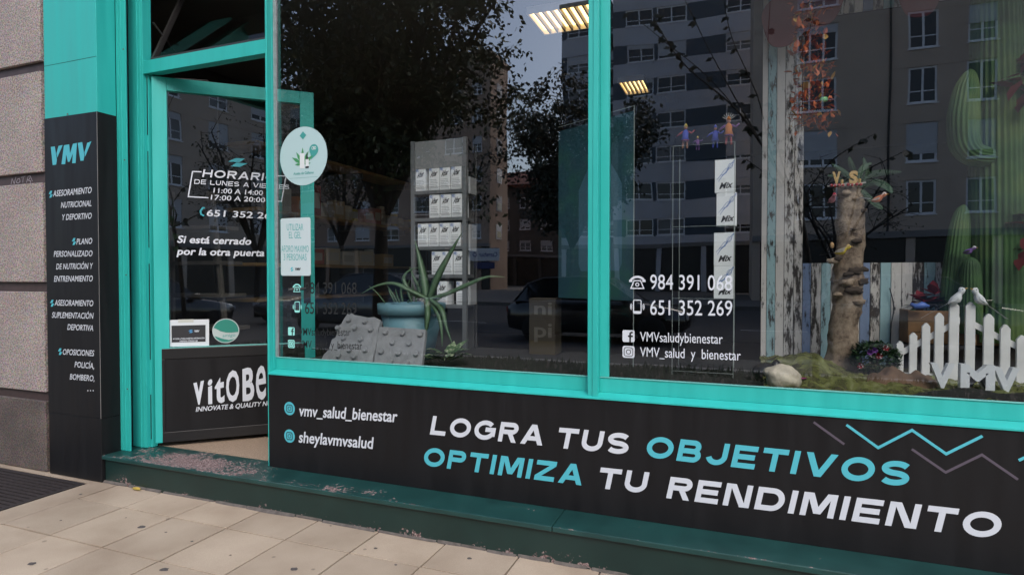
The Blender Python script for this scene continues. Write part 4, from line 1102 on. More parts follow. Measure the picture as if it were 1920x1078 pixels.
MB().box(a.x-.01, a.x+.19, .94, 1.10, PLZ, a.z).build('box_stand', PLATM, plat)
# --- hanging bottle poster in a clear holder
def fwd(u, Y): return (Y+STAND)/ray(u, 517).y
YL_ = .95; tl = fwd(1047, YL_); YR_ = (tl/1.144)*ray(1187, 517).y-STAND
B0 = at(1047, 558, YL_); T0 = at(1047, 247, YL_); B1 = at(1187, 517, YR_); 
pr_ = Vector((B1.x-B0.x, B1.y-B0.y, 0)); PW = pr_.length; pr_.normalize(); pn = Vector((pr_.y, -pr_.x, 0)); PH = T0.z-B0.z
ppl = Plane(Vector((B0.x, B0.y, B0.z)), pr_, UP, pn)
POSM = mat('teal_poster', (.030,.085,.105), .4)
def _poster(m):
    n, l, b = nodes_of(m); tc = n.new('ShaderNodeTexCoord'); no = n.new('ShaderNodeTexNoise'); no.inputs['Scale'].default_value = 4; l.new(tc.outputs['Object'], no.inputs['Vector'])
    r = ramp(n, [(.35,(.016,.075,.085)),(.5,(.028,.085,.115)),(.68,(.035,.13,.10))]); l.new(no.outputs['Fac'], r.inputs[0]); l.new(r.outputs[0], b.inputs['Base Color'])
_poster(POSM)
t = thing('bottle_poster', 'tall teal poster with a pale blue bottle hanging behind the window mullion', 'poster', ppl.o)
MB().obox(ppl.o, pr_*PW, UP*PH, -pn*.004).build('sheet', POSM, t)
mb = MB(); x0, x1 = ppl.px(1085, 500)[0], ppl.px(1166, 500)[0]; yb, ys, yn, yt = [ppl.px(1125, v)[1] for v in (508, 345, 300, 268)]
cx = (x0+x1)/2; hw = (x1-x0)/2
poly = [(cx-hw+.02,yb),(cx+hw-.02,yb),(cx+hw,yb+.04),(cx+hw,ys-.02),(cx+hw*.75,ys+.05),(cx+hw*.38,yn),(cx+hw*.38,yt),(cx-hw*.38,yt),(cx-hw*.38,yn),(cx-hw*.75,ys+.05),(cx-hw,ys-.02),(cx-hw,yb+.04)]
poly_on(mb, ppl, poly, .001); mb.build('bottle_print', mat('bottle_blue', (.075,.17,.23), .4), t)
t = thing('acrylic_sheet', 'clear acrylic sheet with bright edges in front of the teal poster', 'sheet', ppl.pt(0, 0, .02))
e0, e1 = ppl.px(1047, 500)[0]+.02, ppl.px(1193, 500)[0]
yT, yB = PH+.02, PLZ-ppl.o.z+.005
MB().add([ppl.pt(e0,yB,.02), ppl.pt(e1,yB,.02), ppl.pt(e1,yT,.02), ppl.pt(e0,yT,.02)], [(0,1,2,3)]).build('pane', ACRYL, t)
EDGE = mat('acrylic_edge', (.26,.30,.29), .3)
MB().obox(ppl.pt(e1-.0035,yB,.018), pr_*.0035, UP*(yT-yB), pn*.004).build('edge', EDGE, t)
MB().obox(ppl.pt(e0,yT-.003,.018), pr_*(e1-e0-.004), UP*.003, pn*.004).build('edge', EDGE, t)

# --- glass cabinet with cartons and figurines
VY0, VY1 = .45, .80
vx0, vx1 = at(1261, 500, VY0).x, at(1376, 500, VY0).x; vt = at(1300, 272, VY0).z
vit = thing('glass_cabinet', 'clear glass display cabinet with thin bright edges in the right window', 'cabinet', ((vx0+vx1)/2, VY0, PLZ))
def pane(a, b, c, d, nm='pane'): MB().add([a, b, c, d], [(0,1,2,3)]).build(nm, ACRYL, vit)
pane((vx0,VY0,PLZ+.002),(vx1,VY0,PLZ+.002),(vx1,VY0,vt),(vx0,VY0,vt)); pane((vx0,VY0,PLZ+.002),(vx0,VY1,PLZ+.002),(vx0,VY1,vt),(vx0,VY0,vt)); pane((vx1,VY0,PLZ+.002),(vx1,VY1,PLZ+.002),(vx1,VY1,vt),(vx1,VY0,vt))
shz = [at(1320, v, VY0).z for v in (560, 424)]
def rod(a, b, r=.0022): MB().tube([a, b], r*.6, 6).build('edge', EDGE, vit)
for x, y in ((vx0,VY0),(vx1,VY0),(vx0,VY1),(vx1,VY1)): rod((x,y,PLZ+.001),(x,y,vt), .0026 if y == VY0 else .0035)
for z in [vt]+shz+[at(1320, 698, VY0).z]:
    MB().box(vx0+.002, vx1-.002, VY0+.002, VY1-.002, z-.004, z).build('glass_shelf', ACRYL, vit); rod((vx0,VY0,z),(vx1,VY0,z), .0018)
MBW = 36*scale_at(1358, VY0+.02); mix = carton('Mix', MBW, .05, 62*scale_at(1358, VY0+.02), INK); mh = 62*scale_at(1358, VY0+.02)
for i, (u, v, lb) in enumerate(((1360, 357, 'upper carton of the top pair in the glass cabinet, brush lettered Mix'), (1363, 419, 'lower carton of the top pair in the glass cabinet, brush lettered Mix'), (1358, 503, 'upper carton of the bottom pair in the glass cabinet, brush lettered Mix'), (1358, 559, 'lower carton of the bottom pair in the glass cabinet, brush lettered Mix'))):
    t = mix if i == 0 else copy_tree(mix); p = at(u, v, VY0+.03); z = (shz[1] if i == 1 else shz[1]+mh*1.0+.0005 if i == 0 else shz[0] if i == 3 else shz[0]+mh+.0005)
    t.location = (p.x-.002, VY0+.03, z); t.rotation_euler = (0, 0, 0); tag(t, lb, 'carton', 'cartons in the glass cabinet')
FC = dict(blue=mat('felt_blue', (.035,.05,.32), .8), orange=mat('felt_orange', (.38,.13,.025), .8), purple=mat('felt_purple', (.12,.04,.18), .8), red=mat('felt_red', (.24,.03,.035), .8), yellow=mat('felt_yellow', (.40,.30,.06), .8), white=mat('felt_white', (.55,.55,.55), .8), salmon=mat('felt_salmon', (.30,.13,.08), .8))
def figurine(u, Y, h, body, skirt, legs, hat, lean, label, spikes=False):
    p = at(u, 272, Y); p.z = vt+.0008; t = thing('figurine', label, 'figurine', p, 'colourful dancing figurines on the glass cabinet')
    k = lambda z, x=0: Vector((p.x+lean*z*h+x*h, p.y, p.z+z*h))
    for s in (-1, 1): MB().tube([k(0, s*.10), k(.03, s*.09), k(.38, s*.06)], [.05*h,.035*h,.055*h], 8).build('leg', FC[legs], t, True)
    MB().tube([k(.30),k(.36),k(.50),k(.66),k(.74),k(.78)], [.09*h,.17*h,.12*h,.13*h,.08*h,.035*h], 10).build('body', FC[body], t, True)
    MB().tube([k(.31),k(.40)], [.18*h,.13*h], 10).build('sash', FC[skirt], t, True)
    for s in (-1, 1): MB().tube([k(.70, s*.10),k(.62, s*.24),k(.74 if s > 0 else .52, s*.36)], [.045*h,.035*h,.025*h], 8).build('arm', FC[skirt], t, True)
    MB().ball(k(.86), .075*h, n=10, m=8).build('head', FC['salmon'], t, True)
    MB().tube([k(.90),k(.96),k(1.04)], [.085*h,.07*h,.012*h], 8).build('hat', FC[hat], t, True)
    if spikes:
        for j in range(7):
            a = R(30+j*20); MB().tube([k(.88), k(.88+.28*math.sin(a), .26*math.cos(a))], [.012*h,.008*h], 5).build('plume', FC['white'], t)
SC_ = scale_at(1330, VY0+.1)
figurine(1284, VY0+.08, 45*SC_, 'blue', 'red', 'salmon', 'yellow', .04, 'slim figurine with blue jacket, salmon legs and yellow cap')
figurine(1308, VY0+.14, 26*SC_, 'purple', 'purple', 'purple', 'yellow', 0, 'low purple figurine between the blue ones')
figurine(1341, VY0+.12, 42*SC_, 'blue', 'blue', 'blue', 'blue', 0, 'all blue figurine on the glass cabinet')
figurine(1366, VY0+.06, 50*SC_, 'orange', 'purple', 'red', 'orange', .0, 'orange and purple figurine with white plumes', True)

# ================================================================== RIGHT WINDOW DISPLAY
BY = 1.08                                   # plank backdrop
def plank_mat(name, c, dark):
    m = mat(name, c, .8); n, l, b = nodes_of(m)
    tc = n.new('ShaderNodeTexCoord'); oi = n.new('ShaderNodeObjectInfo')
    mp = n.new('ShaderNodeMapping'); mp.inputs['Scale'].default_value = (34, 34, 7.5)
    cb = n.new('ShaderNodeCombineXYZ'); ml = n.new('ShaderNodeMath'); ml.operation = 'MULTIPLY'; ml.inputs[1].default_value = 57.0
    l.new(oi.outputs['Random'], ml.inputs[0]); l.new(ml.outputs[0], cb.inputs[0]); l.new(ml.outputs[0], cb.inputs[2]); l.new(cb.outputs[0], mp.inputs['Location'])
    l.new(tc.outputs['Object'], mp.inputs['Vector'])
    no = n.new('ShaderNodeTexNoise'); no.inputs['Scale'].default_value = 1.0; no.inputs['Detail'].default_value = 8; no.inputs['Roughness'].default_value = .72
    l.new(mp.outputs[0], no.inputs['Vector'])
    mr = n.new('ShaderNodeMapRange'); mr.inputs[3].default_value = -.05; mr.inputs[4].default_value = .07; l.new(oi.outputs['Random'], mr.inputs[0])
    ad = n.new('ShaderNodeMath'); ad.operation = 'ADD'; l.new(no.outputs['Fac'], ad.inputs[0]); l.new(mr.outputs[0], ad.inputs[1])
    r = ramp(n, [(dark-.03, (.035,.028,.025)), (dark+.01, tuple(x*.55 for x in c)), (dark+.05, c), (.75, tuple(min(1, x*1.12) for x in c))])
    l.new(ad.outputs[0], r.inputs[0]); l.new(r.outputs[0], b.inputs['Base Color'])
    bp = n.new('ShaderNodeBump'); bp.inputs['Strength'].default_value = .4; bp.inputs['Distance'].default_value = .002; l.new(ad.outputs[0], bp.inputs['Height']); l.new(bp.outputs[0], b.inputs['Normal'])
    return m
PKW = plank_mat('plank_white', (.55,.53,.52), .425); PKD = plank_mat('plank_worn', (.52,.49,.47), .49); PKB = plank_mat('plank_pale_blue', (.28,.43,.47), .405); PKV = plank_mat('plank_blue', (.17,.23,.37), .40)
back = thing('plank_backdrop', 'backdrop of worn white and blue wooden boards behind the right window', 'backdrop', (at(1600, 600, BY).x, BY, PLZ))
uedge = [1427,1437.5,1454,1470,1488,1505,1521,1540,1558,1577,1596,1613,1632,1651,1671,1691,1712,1733,1755,1777,1800,1823,1847,1871,1896,1921,1948,1975,2003]
kinds = [PKW,PKB,PKW,PKW,PKD,PKV,PKD,PKB,PKW,PKD,PKW,PKV,PKD,PKB,PKW,PKW,PKD,PKB,PKW,PKV,PKD,PKW,PKB,PKW,PKD,PKW,PKV,PKW]
zl = at(1600, 493, BY).z; zu = at(1590, 24, BY).z
for i in range(len(uedge)-1):
    x0, x1 = at(uedge[i], 500, BY).x, at(uedge[i+1], 500, BY).x
    rng = [(PLZ+.001, CEZ-.002)] if i < 5 else [(PLZ+.001, zl), (zu, CEZ-.002)]
    for z0, z1 in rng:
        MB().box(x0+.0012, x1-.0012, BY+random.uniform(0, .002), BY+.018, z0, z1).build('board', kinds[i], back, loc=((x0+x1)/2, BY, z0), bevel=.0012)
mb = MB(); xa = at(1427, 500, BY).x; xm = at(1505, 500, BY).x; xz = at(2003, 500, BY).x
mb.box(xa+.002, xm, BY+.0185, BY+.04, PLZ+.001, CEZ-.003).box(xm, xz, BY+.0185, BY+.04, PLZ+.001, zl-.003).box(xm, xz, BY+.0185, BY+.04, zu+.003, CEZ-.003).build('backing', PLATM, back)

# --- tree trunk
TY = .80
BARK = mat('pale_bark', (.235,.185,.145), .85); 
def _bark(m):
    n, l, b = nodes_of(m); tc = n.new('ShaderNodeTexCoord')
    a = n.new('ShaderNodeTexNoise'); a.inputs['Scale'].default_value = 14; a.inputs['Detail'].default_value = 10; a.inputs['Roughness'].default_value = .74; l.new(tc.outputs['Object'], a.inputs['Vector'])
    r = ramp(n, [(.36,(.045,.028,.020)),(.44,(.165,.118,.085)),(.55,(.28,.215,.16)),(.70,(.38,.32,.26))]); l.new(a.outputs['Fac'], r.inputs[0]); l.new(r.outputs[0], b.inputs['Base Color'])
    bp = n.new('ShaderNodeBump'); bp.inputs['Strength'].default_value = .7; bp.inputs['Distance'].default_value = .012; l.new(a.outputs['Fac'], bp.inputs['Height']); l.new(bp.outputs[0], b.inputs['Normal'])
_bark(BARK)
tr = thing('tree_trunk', 'sawn pale tree trunk with knots standing among the window decorations', 'trunk', at(1580, 700, TY))
prof = [(706,1575,41),(690,1577,36),(670,1578,29),(640,1580,26),(610,1582,24),(585,1586,26),(565,1590,27),(545,1589,26),(525,1590,28),(505,1593,26),(480,1593,25),(450,1594.5,24),(420,1594.5,24),(395,1594,24.5),(372,1592,25.5),(360,1589,24),(352,1587,24.5)]
rt_ = random.Random(31); n = 20; mb = MB(); k0 = 0; sc0 = scale_at(1590, TY)
ph = [rt_.uniform(0, 6.28) for _ in range(6)]
fine_prof = []
for i in range(len(prof)-1):
    for q in range(3):
        f = q/3; fine_prof.append(tuple(prof[i][j]+(prof[i+1][j]-prof[i][j])*f for j in range(3)))
fine_prof.append(prof[-1])
for v, u, hw in fine_prof:
    c = at(u, v, TY); r = hw*sc0*.95
    rough = .05 if v < 480 or v > 600 else .13
    for j in range(n):
        g = 2*math.pi*j/n; w = 1+.06*math.sin(3*g+ph[0]+v*.02)+.05*math.sin(5*g+ph[1]-v*.05)+rt_.uniform(-rough, rough)*.6; cq = c+Vector((math.cos(g), math.sin(g), 0))*r; w += .16*mnoise.noise(cq*9)+.10*mnoise.noise(cq*26)
        mb.v.append(c+Vector((r*w*math.cos(g), r*w*.85*math.sin(g), 0)))
m_n = len(fine_prof)
for i in range(m_n-1):
    for j in range(n): mb.f.append([i*n+j, i*n+(j+1) % n, (i+1)*n+(j+1) % n, (i+1)*n+j]); mb.mi.append(0)
mb.f.append([(m_n-1)*n+j for j in range(n)]); mb.mi.append(0)
mb.build('bole', BARK, tr, True)
for u, v, r, dy in ((1610,566,12,-.05),(1604,508,13,-.06),(1616,505,10,-.04),(1592,514,9,-.07),(1614,528,13,-.05),(1590,530,12,-.07),(1600,545,15,-.06),(1570,552,9,-.06),(1563,490,10,-.05),(1572,486,7,-.06),(1604,372,7,-.06),(1586,362,9,-.07),(1618,395,8,-.03),(1601,430,6,-.075),(1606,452,9,-.07)):
    mb = MB(); mb.ball(at(u, v, TY+dy*.9), r*sc0, r*sc0*.55, r*sc0*.5, 16, 12)
    cc = at(u, v, TY+dy*.9)
    mb.v = [p + (p-cc)*(.55*mnoise.noise(p*55)+.35*mnoise.noise(p*120)) for p in mb.v]
    mb.build('knot', BARK if (u+v) % 3 else mat('knot_dark', (.05,.036,.028), .95), tr, True)
topz = at(1587, 352, TY).z
# --- letters V and S
def solid(text, pl, x0, x1, y0, h, depth, bold=.03):
    vs, fs = text2d(text, bold); ymin = min(y for x, y in vs); ymax = max(y for x, y in vs)
    P = [(x0+(x1-x0)*x, y0+h*(y-ymin)/(ymax-ymin)) for x, y in vs]; mb = MB(); n = len(P)
    mb.v = [pl.pt(x, y, 0) for x, y in P]+[pl.pt(x, y, -depth) for x, y in P]
    cnt = {}
    for f in fs:
        for i in range(len(f)): e = (f[i], f[(i+1) % len(f)]); cnt[e] = 1
    F = [list(f) for f in fs]+[[n+i for i in f][::-1] for f in fs]
    for a, b in cnt:
        if (b, a) not in cnt: F.append([b, a, n+a, n+b])
    mb.f = F; mb.mi = [0]*len(F); return mb
TANW = mat('tan_wood', (.50,.33,.13), .6, var=.1); BERRY = mat('red_berry', (.32,.015,.02), .35)
for ch, u0, u1, lb in (('V', 1561, 1576, 'tan wooden letter V standing on top of the trunk'), ('S', 1592, 1609, 'tan wooden letter S standing on top of the trunk')):
    pl = vplane(TY-.05); a = pl.px(u0, 349)[0]; b = pl.px(u1, 349)[0]; zz = topz+.010
    t = thing('wooden_letter', lb, 'letter', ((a+b)/2, TY-.05, zz), 'wooden initials on the trunk')
    solid(ch, pl, a, b, zz, .066, .012, .05).build('letter', TANW, t)
    MB().lathe([(.006,0),(.007,.02),(.006,.024)], (b+.006, TY-.05, zz), 8).build('dot', TANW, t)
    t2 = thing('berry_spray', 'red berries at the foot of the wooden letter %s' % ch, 'berries', ((a+b)/2, TY-.07, topz), 'red berries on the trunk')
    for k in range(4): MB().ball((a-.008+(b-a+.016)*k/3, TY-.078+.01*(k % 2), topz+.004), .0085, n=10, m=6).build('berry', BERRY, t2, True)
    MB().tube([(a-.025,TY-.07,topz+.002),((a+b)/2,TY-.072,topz+.004),(b+.03,TY-.07,topz+.012)], .003, 6).build('twig', mat('white_twig', (.5,.48,.45), .8), t2)
# --- fern on the trunk
FERN = mat('fern_green', (.080,.150,.092), .55, rnd=.25)
fern = thing('fern', 'green artificial fern fronds spreading from the top of the trunk', 'plant', at(1612, 352, TY))
def frond(pts, w, parent, m):
    NF = 26; P = smooth_path(pts, NF); mb = MB(); mb.tube(P, [.0022*(1-.7*i/NF) for i in range(NF+1)], 5)
    for i in range(1, NF+1):
        p = P[i]; t = (P[min(i+1,NF)]-P[i-1]).normalized(); s = t.cross(Vector((p.x,p.y+STAND,p.z-EYE)).normalized()).normalized(); f = i/NF
        L = w*math.sin(math.pi*min(1, .15+f*.85))**.7
        for sg in (-1, 1):
            d = (s*sg+t*.55).normalized(); q = t*.0026
            mb.add([p-q*.6, p+d*L*.6-q*1.1+Vector((0,0,.002)), p+d*L, p+d*L*.6+q*1.1, p+q*.6], [(0,1,2,3,4)])
    return mb.build('frond', m, parent)
F_ = lambda u, v, d=0: at(u, v, TY+d)
for pts, w in [([F_(1612,352,-.03),F_(1630,330,-.05),F_(1655,324,-.07),F_(1690,323,-.09)], .022), ([F_(1614,352,-.02),F_(1640,342,-.05),F_(1662,350,-.07),F_(1673,362,-.08)], .022), ([F_(1610,350,0),F_(1612,330,0),F_(1618,315,0),F_(1634,306,.0)], .018),
               ([F_(1608,350,0),F_(1602,325,0),F_(1596,308,-.02),F_(1592,295,-.03)], .019), ([F_(1606,350,.02),F_(1590,330,.03),F_(1575,318,.03),F_(1560,308,.03)], .018), ([F_(1615,356,-.02),F_(1630,372,-.04),F_(1645,385,-.05),F_(1655,392,-.06)], .018),
               ([F_(1606,352,.03),F_(1580,340,.05),F_(1565,330,.06),F_(1552,330,.07)], .014), ([F_(1613,352,.02),F_(1625,325,.03),F_(1622,308,.03),F_(1619,296,.03)], .014)]: frond(pts, w, fern, FERN)
# --- birds
def bird(pos, ang, L, body, belly, head, label, group, tailL=.9, tailm=None, tilt=.15, kind='bird'):
    pos = Vector(pos); t = thing('toy_bird', label, 'bird', pos, group)
    M = Matrix.Translation(pos) @ Matrix.Rotation(ang, 4, 'Z') @ Matrix.Rotation(-tilt, 4, 'Y')
    prof = [(-.52,.04,.0),(-.42,.12,.01),(-.22,.215,.02),(.0,.25,.03),(.16,.20,.10),(.24,.15,.18),(.32,.175,.26),(.42,.185,.29),(.52,.12,.29),(.57,.03,.28)]
    mb = MB(); n = 12
    for x, r, z in prof:
        for j in range(n):
            g = 2*math.pi*j/n; mb.v.append(M @ (Vector((x, r*.85*math.cos(g), z+r*math.sin(g)))*L))
    for i in range(len(prof)-1):
        for j in range(n):
            mb.f.append([i*n+j, i*n+(j+1) % n, (i+1)*n+(j+1) % n, (i+1)*n+j]); s = math.sin(2*math.pi*(j+.5)/n)
            mb.mi.append(2 if i >= 5 and s > -.2 else (1 if s < -.1 or (i >= 4 and s < .3) else 0))
    mb.build('body', [body, belly, head], t, True)
    mb = MB(); mb.add([M @ (Vector(q)*L) for q in [(-.44,-.06,.03),(-.44,.06,.03),(-.5-tailL,.10,.0),(-.55-tailL,0,-.01),(-.5-tailL,-.10,.0),(-.44,0,.0)]], [(0,1,2,3,4),(0,5,1)]); mb.build('tail', tailm or body, t)
    for s in (-1, 1):
        mb = MB(); mb.add([M @ (Vector(q)*L) for q in [(.15,s*.19,.10),(.0,s*.235,.14),(-.30,s*.20,.07),(-.60,s*.09,.03),(-.25,s*.22,-.02),(.05,s*.23,-.02)]], [(0,1,2,3,4,5)]); mb.build('wing', tailm or body, t)
        MB().ball(M @ (Vector((.46,s*.14,.32))*L), .03*L, n=8, m=6).build('eye', INK, t)
    mb = MB(); mb.tube([M @ (Vector((.53,0,.27))*L), M @ (Vector((.72,0,.24))*L)], [.05*L,.004*L], 8); mb.build('beak', mat('beak', (.45,.28,.08), .5), t)
    return t
bc = lambda n, c: mat('bird_'+n, c, .75)
GB = 'small toy birds around the trunk'
sB = scale_at(1590, TY-.1)
bird(at(1561, 375, TY-.08), R(-75), 24*sB, bc('pink',(.52,.20,.25)), bc('pink',(.52,.2,.25)), bc('crimson',(.40,.02,.05)), 'pink toy bird with red head at the left of the trunk top', GB, .3)
bird(at(1648, 374, TY-.12), R(-25), 24*sB, bc('orange',(.62,.20,.10)), bc('orange',(.62,.2,.1)), bc('face',(.60,.50,.46)), 'orange toy bird with white face at the right of the trunk top', GB, .9, bc('pale',(.5,.42,.38)))
bird(at(1580, 472, TY-.13), R(-10), 26*sB, bc('grey',(.27,.24,.20)), bc('yellow',(.55,.42,.06)), bc('buff',(.50,.36,.15)), 'yellow breasted toy bird clipped to the middle of the trunk', GB, 1.0, bc('grey',(.27,.24,.2)))
MB().tube([at(1612, 371, TY-.06), at(1632, 373, TY-.10)], .003, 6).build('wire', SILVER, tr)
MB().ball(at(1560, 460, TY-.08), .010, .008, .016, 8, 8).build('bud', mat('bud_tan', (.4,.25,.12), .7), tr, True)

# --- cacti
CACT = mat('cactus_green', (.085,.20,.040), .7)
def _cact(m):
    n, l, b = nodes_of(m); tc = n.new('ShaderNodeTexCoord'); no = n.new('ShaderNodeTexNoise'); no.inputs['Scale'].default_value = 5; no.inputs['Detail'].default_value = 5; l.new(tc.outputs['Object'], no.inputs['Vector'])
    r = ramp(n, [(.35,(.016,.050,.014)),(.5,(.036,.095,.026)),(.68,(.085,.135,.035))]); l.new(no.outputs['Fac'], r.inputs[0]); l.new(r.outputs[0], b.inputs['Base Color'])
_cact(CACT)
def cactus_col(pts, radii, ribs, t, name='stem'):
    P = smooth_path(pts, 26); m = len(P); n = ribs*4; mb = MB()
    for i, p in enumerate(P):
        f = i/(m-1)*(len(radii)-1); k = min(int(f), len(radii)-2); r = radii[k]+(radii[k+1]-radii[k])*(f-k)
        tt = (P[min(i+1,m-1)]-P[max(i-1,0)]).normalized(); a = tt.cross(Vector((0,1,0))).normalized(); b_ = tt.cross(a)
        for j in range(n):
            g = 2*math.pi*j/n; q = r*(1+.06*math.cos(ribs*g)); mb.v.append(p+a*q*math.cos(g)+b_*q*math.sin(g))
    for i in range(m-1):
        for j in range(n): mb.f.append([i*n+j, i*n+(j+1) % n, (i+1)*n+(j+1) % n, (i+1)*n+j]); mb.mi.append(0)
    mb.f.append(list(range((m-1)*n, m*n))); mb.mi.append(0)
    return mb.build(name, CACT, t, True)
CY = .92; sC = scale_at(1830, CY)
def C_(u, v, d=0): return at(u, v, CY+d)
ca = thing('cactus', 'tall ribbed green cactus with a raised arm at the right of the window', 'cactus', C_(1872, 620), 'green cacti in the window')
cactus_col([C_(1872,640),C_(1872,480),C_(1871,300),C_(1870,120),C_(1868,-20),C_(1868,-60),C_(1868,-72)], [44*sC,43*sC,42*sC,40*sC,36*sC,20*sC,2*sC], 30, ca)
cactus_col([C_(1858,296,-.06),C_(1826,290,-.10),C_(1808,268,-.12),C_(1806,220,-.12),C_(1812,170,-.11),C_(1818,140,-.1),C_(1819,130,-.1)], [16*sC,20*sC,23*sC,24*sC,20*sC,10*sC,1*sC], 20, ca, 'arm')
ca = thing('cactus', 'tapered lighter green cactus leaning left of the tall one', 'cactus', C_(1788, 600), 'green cacti in the window')
cactus_col([C_(1785,625),C_(1788,560),C_(1794,490),C_(1800,430),C_(1804,400),C_(1806,388),C_(1806,384)], [19*sC,21*sC,20*sC,17*sC,12*sC,6*sC,1*sC], 20, ca)
ca = thing('cactus', 'short ribbed cactus in front of the tall one with a purple bird on top', 'cactus', C_(1820, 600), 'green cacti in the window')
cactus_col([C_(1820,625,-.10),C_(1820,560,-.10),C_(1820,520,-.10),C_(1820,495,-.10),C_(1820,486,-.10),C_(1820,482,-.10)], [17*sC,17*sC,16*sC,13*sC,7*sC,1*sC], 20, ca)
bird(at(1818, 472, CY-.10), R(-35), 20*sB, bc('purple',(.14,.05,.30)), bc('lilac',(.20,.10,.36)), bc('white',(.55,.52,.56)), 'purple toy bird with white head on the short cactus', GB, 1.1, bc('dark',(.03,.04,.02)))

# --- planter box with poinsettia behind the fence
CRY = .86
BRN = mat('planter_wood', (.20,.105,.045), .7, var=.25, vscale=14)
t = thing('wooden_planter', 'brown wooden planter box behind the white fence', 'planter', at(1830, 650, CRY))
a, b = at(1703, 582, CRY), at(1990, 582, CRY)
for k in range(3):
    z1 = a.z-.055*k; MB().box(a.x, b.x, CRY, CRY+.02, z1-.053, z1).build('board', BRN, t, bevel=.002)
MB().box(a.x, a.x+.02, CRY+.0205, CRY+.18, a.z-.165, a.z).build('end_board', BRN, t, bevel=.002)
MB().box(a.x+.02, b.x, CRY+.0205, CRY+.18, PLZ+.001, a.z-.03).build('filling', mat('planter_soil', (.02,.015,.012), .95), t)
POIN = mat('poinsettia_red', (.23,.012,.022), .6, rnd=.3); DKL = mat('dark_leaf', (.018,.045,.018), .5, rnd=.4)
def leafy(mb, c, d, L, W, curl=.12):
    d = Vector(d).normalized(); s = d.cross(Vector((0,0,1)));  s = s.normalized() if s.length > .01 else Vector((1,0,0)); up = s.cross(d)
    P = [(0,0,0),(.3,.5,.03),(.65,.42,.0),(1,0,-curl),(.65,-.42,.0),(.3,-.5,.03),(.3,0,-.02),(.65,0,-.03)]
    mb.add([Vector(c)+d*L*x+s*W*y+up*L*z for x, y, z in P], [(0,1,6),(1,2,7,6),(2,3,7),(3,4,7),(4,5,6,7),(5,0,6)])
rq = random.Random(14)
for (u, v, n_, lb) in ((1732, 566, 11, 'dark red poinsettia at the left end of the wooden planter'), (1752, 552, 7, 'small dark red poinsettia beside the tapered cactus'), (1893, 590, 8, 'red poinsettia half hidden behind the fence on the right')):
    c = at(u, v, CRY+.05); t = thing('poinsettia', lb, 'flower', c, 'red poinsettias in the planter')
    for k in range(n_):
        g = rq.uniform(0, 6.28); mb = MB(); leafy(mb, c, (math.cos(g), math.sin(g)*.5, rq.uniform(-.2,.6)), rq.uniform(.07,.12), rq.uniform(.04,.06)); mb.build('petal', POIN, t, True)
    for k in range(7):
        g = rq.uniform(0, 6.28); mb = MB(); leafy(mb, c-Vector((0,0,.02)), (math.cos(g), math.sin(g)*.5, rq.uniform(-.4,.3)), rq.uniform(.08,.12), .05); mb.build('leaf', DKL, t, True)
t = thing('ribbon_bow', 'blue ribbon lying at the left end of the planter', 'ribbon', at(1730, 577, CRY-.03))
MB().tube([at(1708,570,CRY-.02),at(1718,575,CRY-.04),at(1730,572,CRY-.05),at(1742,574,CRY-.04)], [.008,.014,.018,.006], 8).build('bow', mat('ribbon_blue', (.08,.16,.50), .5), t, True)
# hanging dark red leaves at the right edge, red felt hearts at the top
t = thing('red_foliage', 'dark red leafy spray beside the tall cactus', 'foliage', at(1908, 400, CY-.05))
for (u, v) in ((1905,120),(1916,150),(1902,165),(1925,110),(1912,395),(1922,420),(1906,430),(1930,440),(1920,470),(1913,140),(1921,175),(1928,405)):
    for k in range(3):
        g = rq.uniform(0, 6.28); mb = MB(); leafy(mb, at(u, v, CY-.10+rq.uniform(-.05,.05)), (math.cos(g), -.3, math.sin(g)), rq.uniform(.07,.12), .06); mb.build('leaf', mat('wine_leaf', (.16,.022,.022), .6, rnd=.3), t, True)
HEART = mat('dusty_red_paper', (.17,.040,.042), .85)
for u, v, r, lb in ((1466, 40, 34, 'dusty red rounded paper cut-out hanging over the left board column'), (1532, -22, 52, 'large dusty red paper cut-out at the top edge, left'), (1726, -22, 38, 'dusty red paper cut-out at the top edge, middle')):
    s = scale_at(u, BY-.1)*r; c = at(u, v, BY-.1); t = thing('paper_ornament', lb, 'ornament', c, 'red paper ornaments hanging in the window')
    pts = [(math.cos(g)*(1+.10*math.sin(3*g)), math.sin(g)*1.25*(1+.06*math.cos(2*g))) for g in [2*math.pi*i/28 for i in range(28)]]
    MB().prism([(x*s, y*s*1.2) for x, y in pts], c, (1,0,0), (0,0,1), (0,.012,0)).build('cut_out', HEART, t, bevel=.004)
    MB().tube([c+Vector((0,.006,s*.3)), Vector((c.x, c.y+.006, CEZ))], .0012, 5).build('thread', INK, t)
# --- orange autumn garland
GAR = mat('autumn_orange', (.40,.085,.016), .6, var=.5, vscale=30); GAY = mat('autumn_ochre', (.46,.25,.04), .6)
t = thing('autumn_garland', 'hanging garland of orange autumn leaves in front of the trunk', 'garland', at(1525, 40, .62))
rg_ = random.Random(77)
for us in ((1508,1504,1505,1502), (1518,1520,1526,1532), (1526,1528,1545,1552)):
    P = smooth_path([at(us[0], -60, .62), at(us[1], 60, .62), at(us[2], 170, .60), at(us[3], 240, .58)], 30)
    MB().tube(P, .0025, 5).build('stem', mat('garland_stem', (.05,.02,.012), .8), t)
    L = MB(); L2 = MB()
    for i in range(150):
        f = .22+.78*rg_.random(); p = P[int(f*30)]+Vector((rg_.uniform(-.045,.045), rg_.uniform(-.03,.03), rg_.uniform(-.03,.03))); g = rg_.uniform(0, 6.28)
        leafy(L if rg_.random() > .2 else L2, p, (math.cos(g), rg_.uniform(-.4,.4), math.sin(g)), rg_.uniform(.024,.050), rg_.uniform(.018,.032))
    tag(L.build('orange_leaves', GAR, t), kind='stuff'); tag(L2.build('ochre_leaves', GAY, t), kind='stuff')
